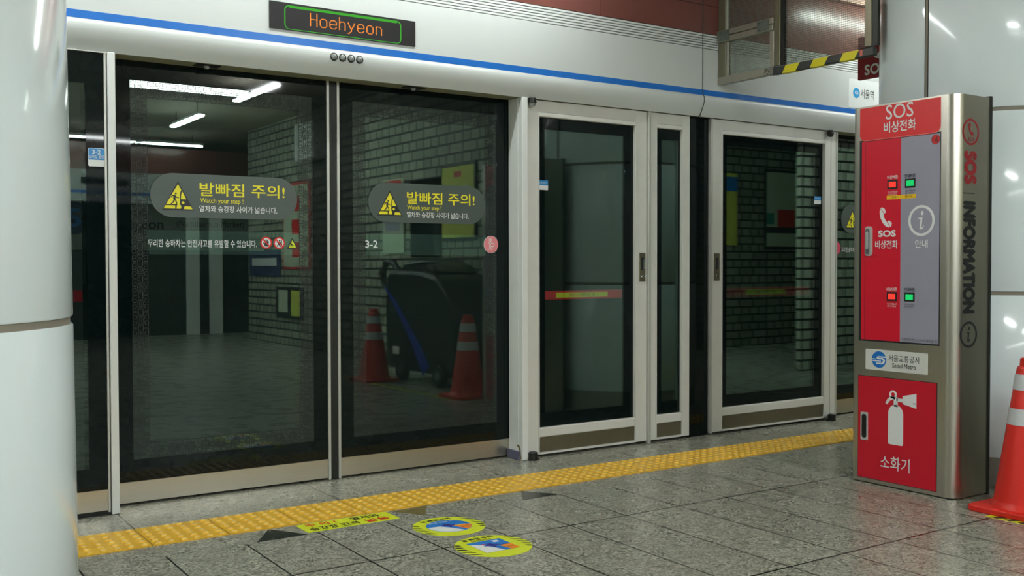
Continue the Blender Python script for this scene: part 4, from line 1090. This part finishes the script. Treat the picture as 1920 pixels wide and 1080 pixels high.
notice(0.0, 0.62, 1.16, 1.95, 'dark notice board between two posters, mirrored in the right sliding door', FRIT, [('paper', (0.3,0.5,0.45,0.7), PAPER)])
notice(-3.6, -2.75, 1.05, 2.12, 'red framed banner with upright lettering, mirrored in the left sliding door', PAPER, [('red_lettering', (0.35,0.65,0.12,0.3), REDPRINT), ('red_lettering', (0.35,0.65,0.4,0.58), REDPRINT), ('red_lettering', (0.35,0.65,0.68,0.86), REDPRINT)], REDPRINT)
t = thing('wall_light_box', 'white box mounted high on the brick end wall', 'box', (5.05, -2.4, 2.4))
MB().box(4.9, 5.098, -2.75, -2.15, 2.38, 2.84).build('casing', CASING, t)
notice(-4.95, -3.75, 0.92, 1.28, 'navy sign with white symbols low on the brick wall', NAVY, [('white_symbols', (0.1,0.9,0.4,0.7), WHITEPRINT)])
notice(-3.9, -2.95, 0.36, 0.78, 'low notice sheets on the far end of the brick wall, mirrored in the left door', DARKGAP, [('paper', (0.1,0.42,0.1,0.9), YPAPER), ('paper', (0.55,0.9,0.2,0.9), PAPER)])
BPX = F((0, -0.099, 0), (1, 0, 0), (0, 0, 1))
def bnotice(x0, x1, z0, z1, label, base, parts, fm=None):
    t = thing('wall_notice', label, 'notice', (x0, -0.09, z0))
    def q(name, a, b, c, e, m, d): MB().box(a, b, -0.098, -0.098+d, c, e).build(name, m, t)
    if fm: q('frame', x0-0.04, x1+0.04, z0-0.04, z1+0.04, fm, 0.01)
    q('sheet', x0, x1, z0, z1, base, 0.016)
    for nm, (a, b, c, e), m in parts: q(nm, x0+(x1-x0)*a, x0+(x1-x0)*b, z0+(z1-z0)*c, z0+(z1-z0)*e, m, 0.018)
bnotice(10.38, 11.07, 1.31, 2.3, 'poster with a red group picture, mirrored in the wide emergency door', PAPER, [('group_picture', (0.3,0.8,0.26,0.5), REDPRINT), ('teal_edges', (0.0,0.2,0.3,0.45), mat('teal_print','#2a8f86',0.5)), ('black_band', (0.0,1.0,0.18,0.26), NEARBLACK)], DARKMETAL)
bnotice(9.62, 9.82, 1.32, 2.25, 'narrow yellow-green notice beside the group poster', YPAPER, [('blue_heading', (0.0,1.0,0.75,0.95), SKYBLUE)])
bnotice(8.3, 9.1, 1.35, 2.2, 'pale map poster on the recess wall', GREY, [('map_field', (0.1,0.9,0.2,0.8), mat('map_blue', '#6f7f94', 0.6))], DARKMETAL)
# track wall sign seen through the glass
sg = thing('station_sign', 'white station name sign on the track wall seen through the left door', 'sign', (2.3, 8.6, 1.2))
TW = WALL(8.60)
sheet('panel', TW, [rect(1.35, 3.15, 1.2, 1.6)], mat('sign_white', '#8f958b', 0.5), sg, 0.01, -0.018)
text('name_lettering', 'Hoehyeon', TW, (1.79, 2.29, 1.345, 1.455), NEARBLACK, sg, bold=0.02, d=0.012)
text('market_lettering', '(Namdaemun Market)', TW, (2.40, 2.97, 1.385, 1.45), NEARBLACK, sg, d=0.012)
five = sheet('blue_roundel', TW, [circ(1.60, 1.45, 0.13, 40)], NAVY, sg, 0.013, 0.01)
text('numeral', '5', TW, (1.55, 1.65, 1.38, 1.52), SKYBLUE, five, bold=0.03, d=0.014)
# LED panel of the far platform edge
fs = thing('led_sign', 'unlit black display on the far platform header, mirrored in the narrow left pane', 'sign', (3.4, -6.4, 2.26))
MB().box(3.02, 3.75, -6.40, -6.385, 2.26, 2.345).build('display_face', LEDFACE, fs)
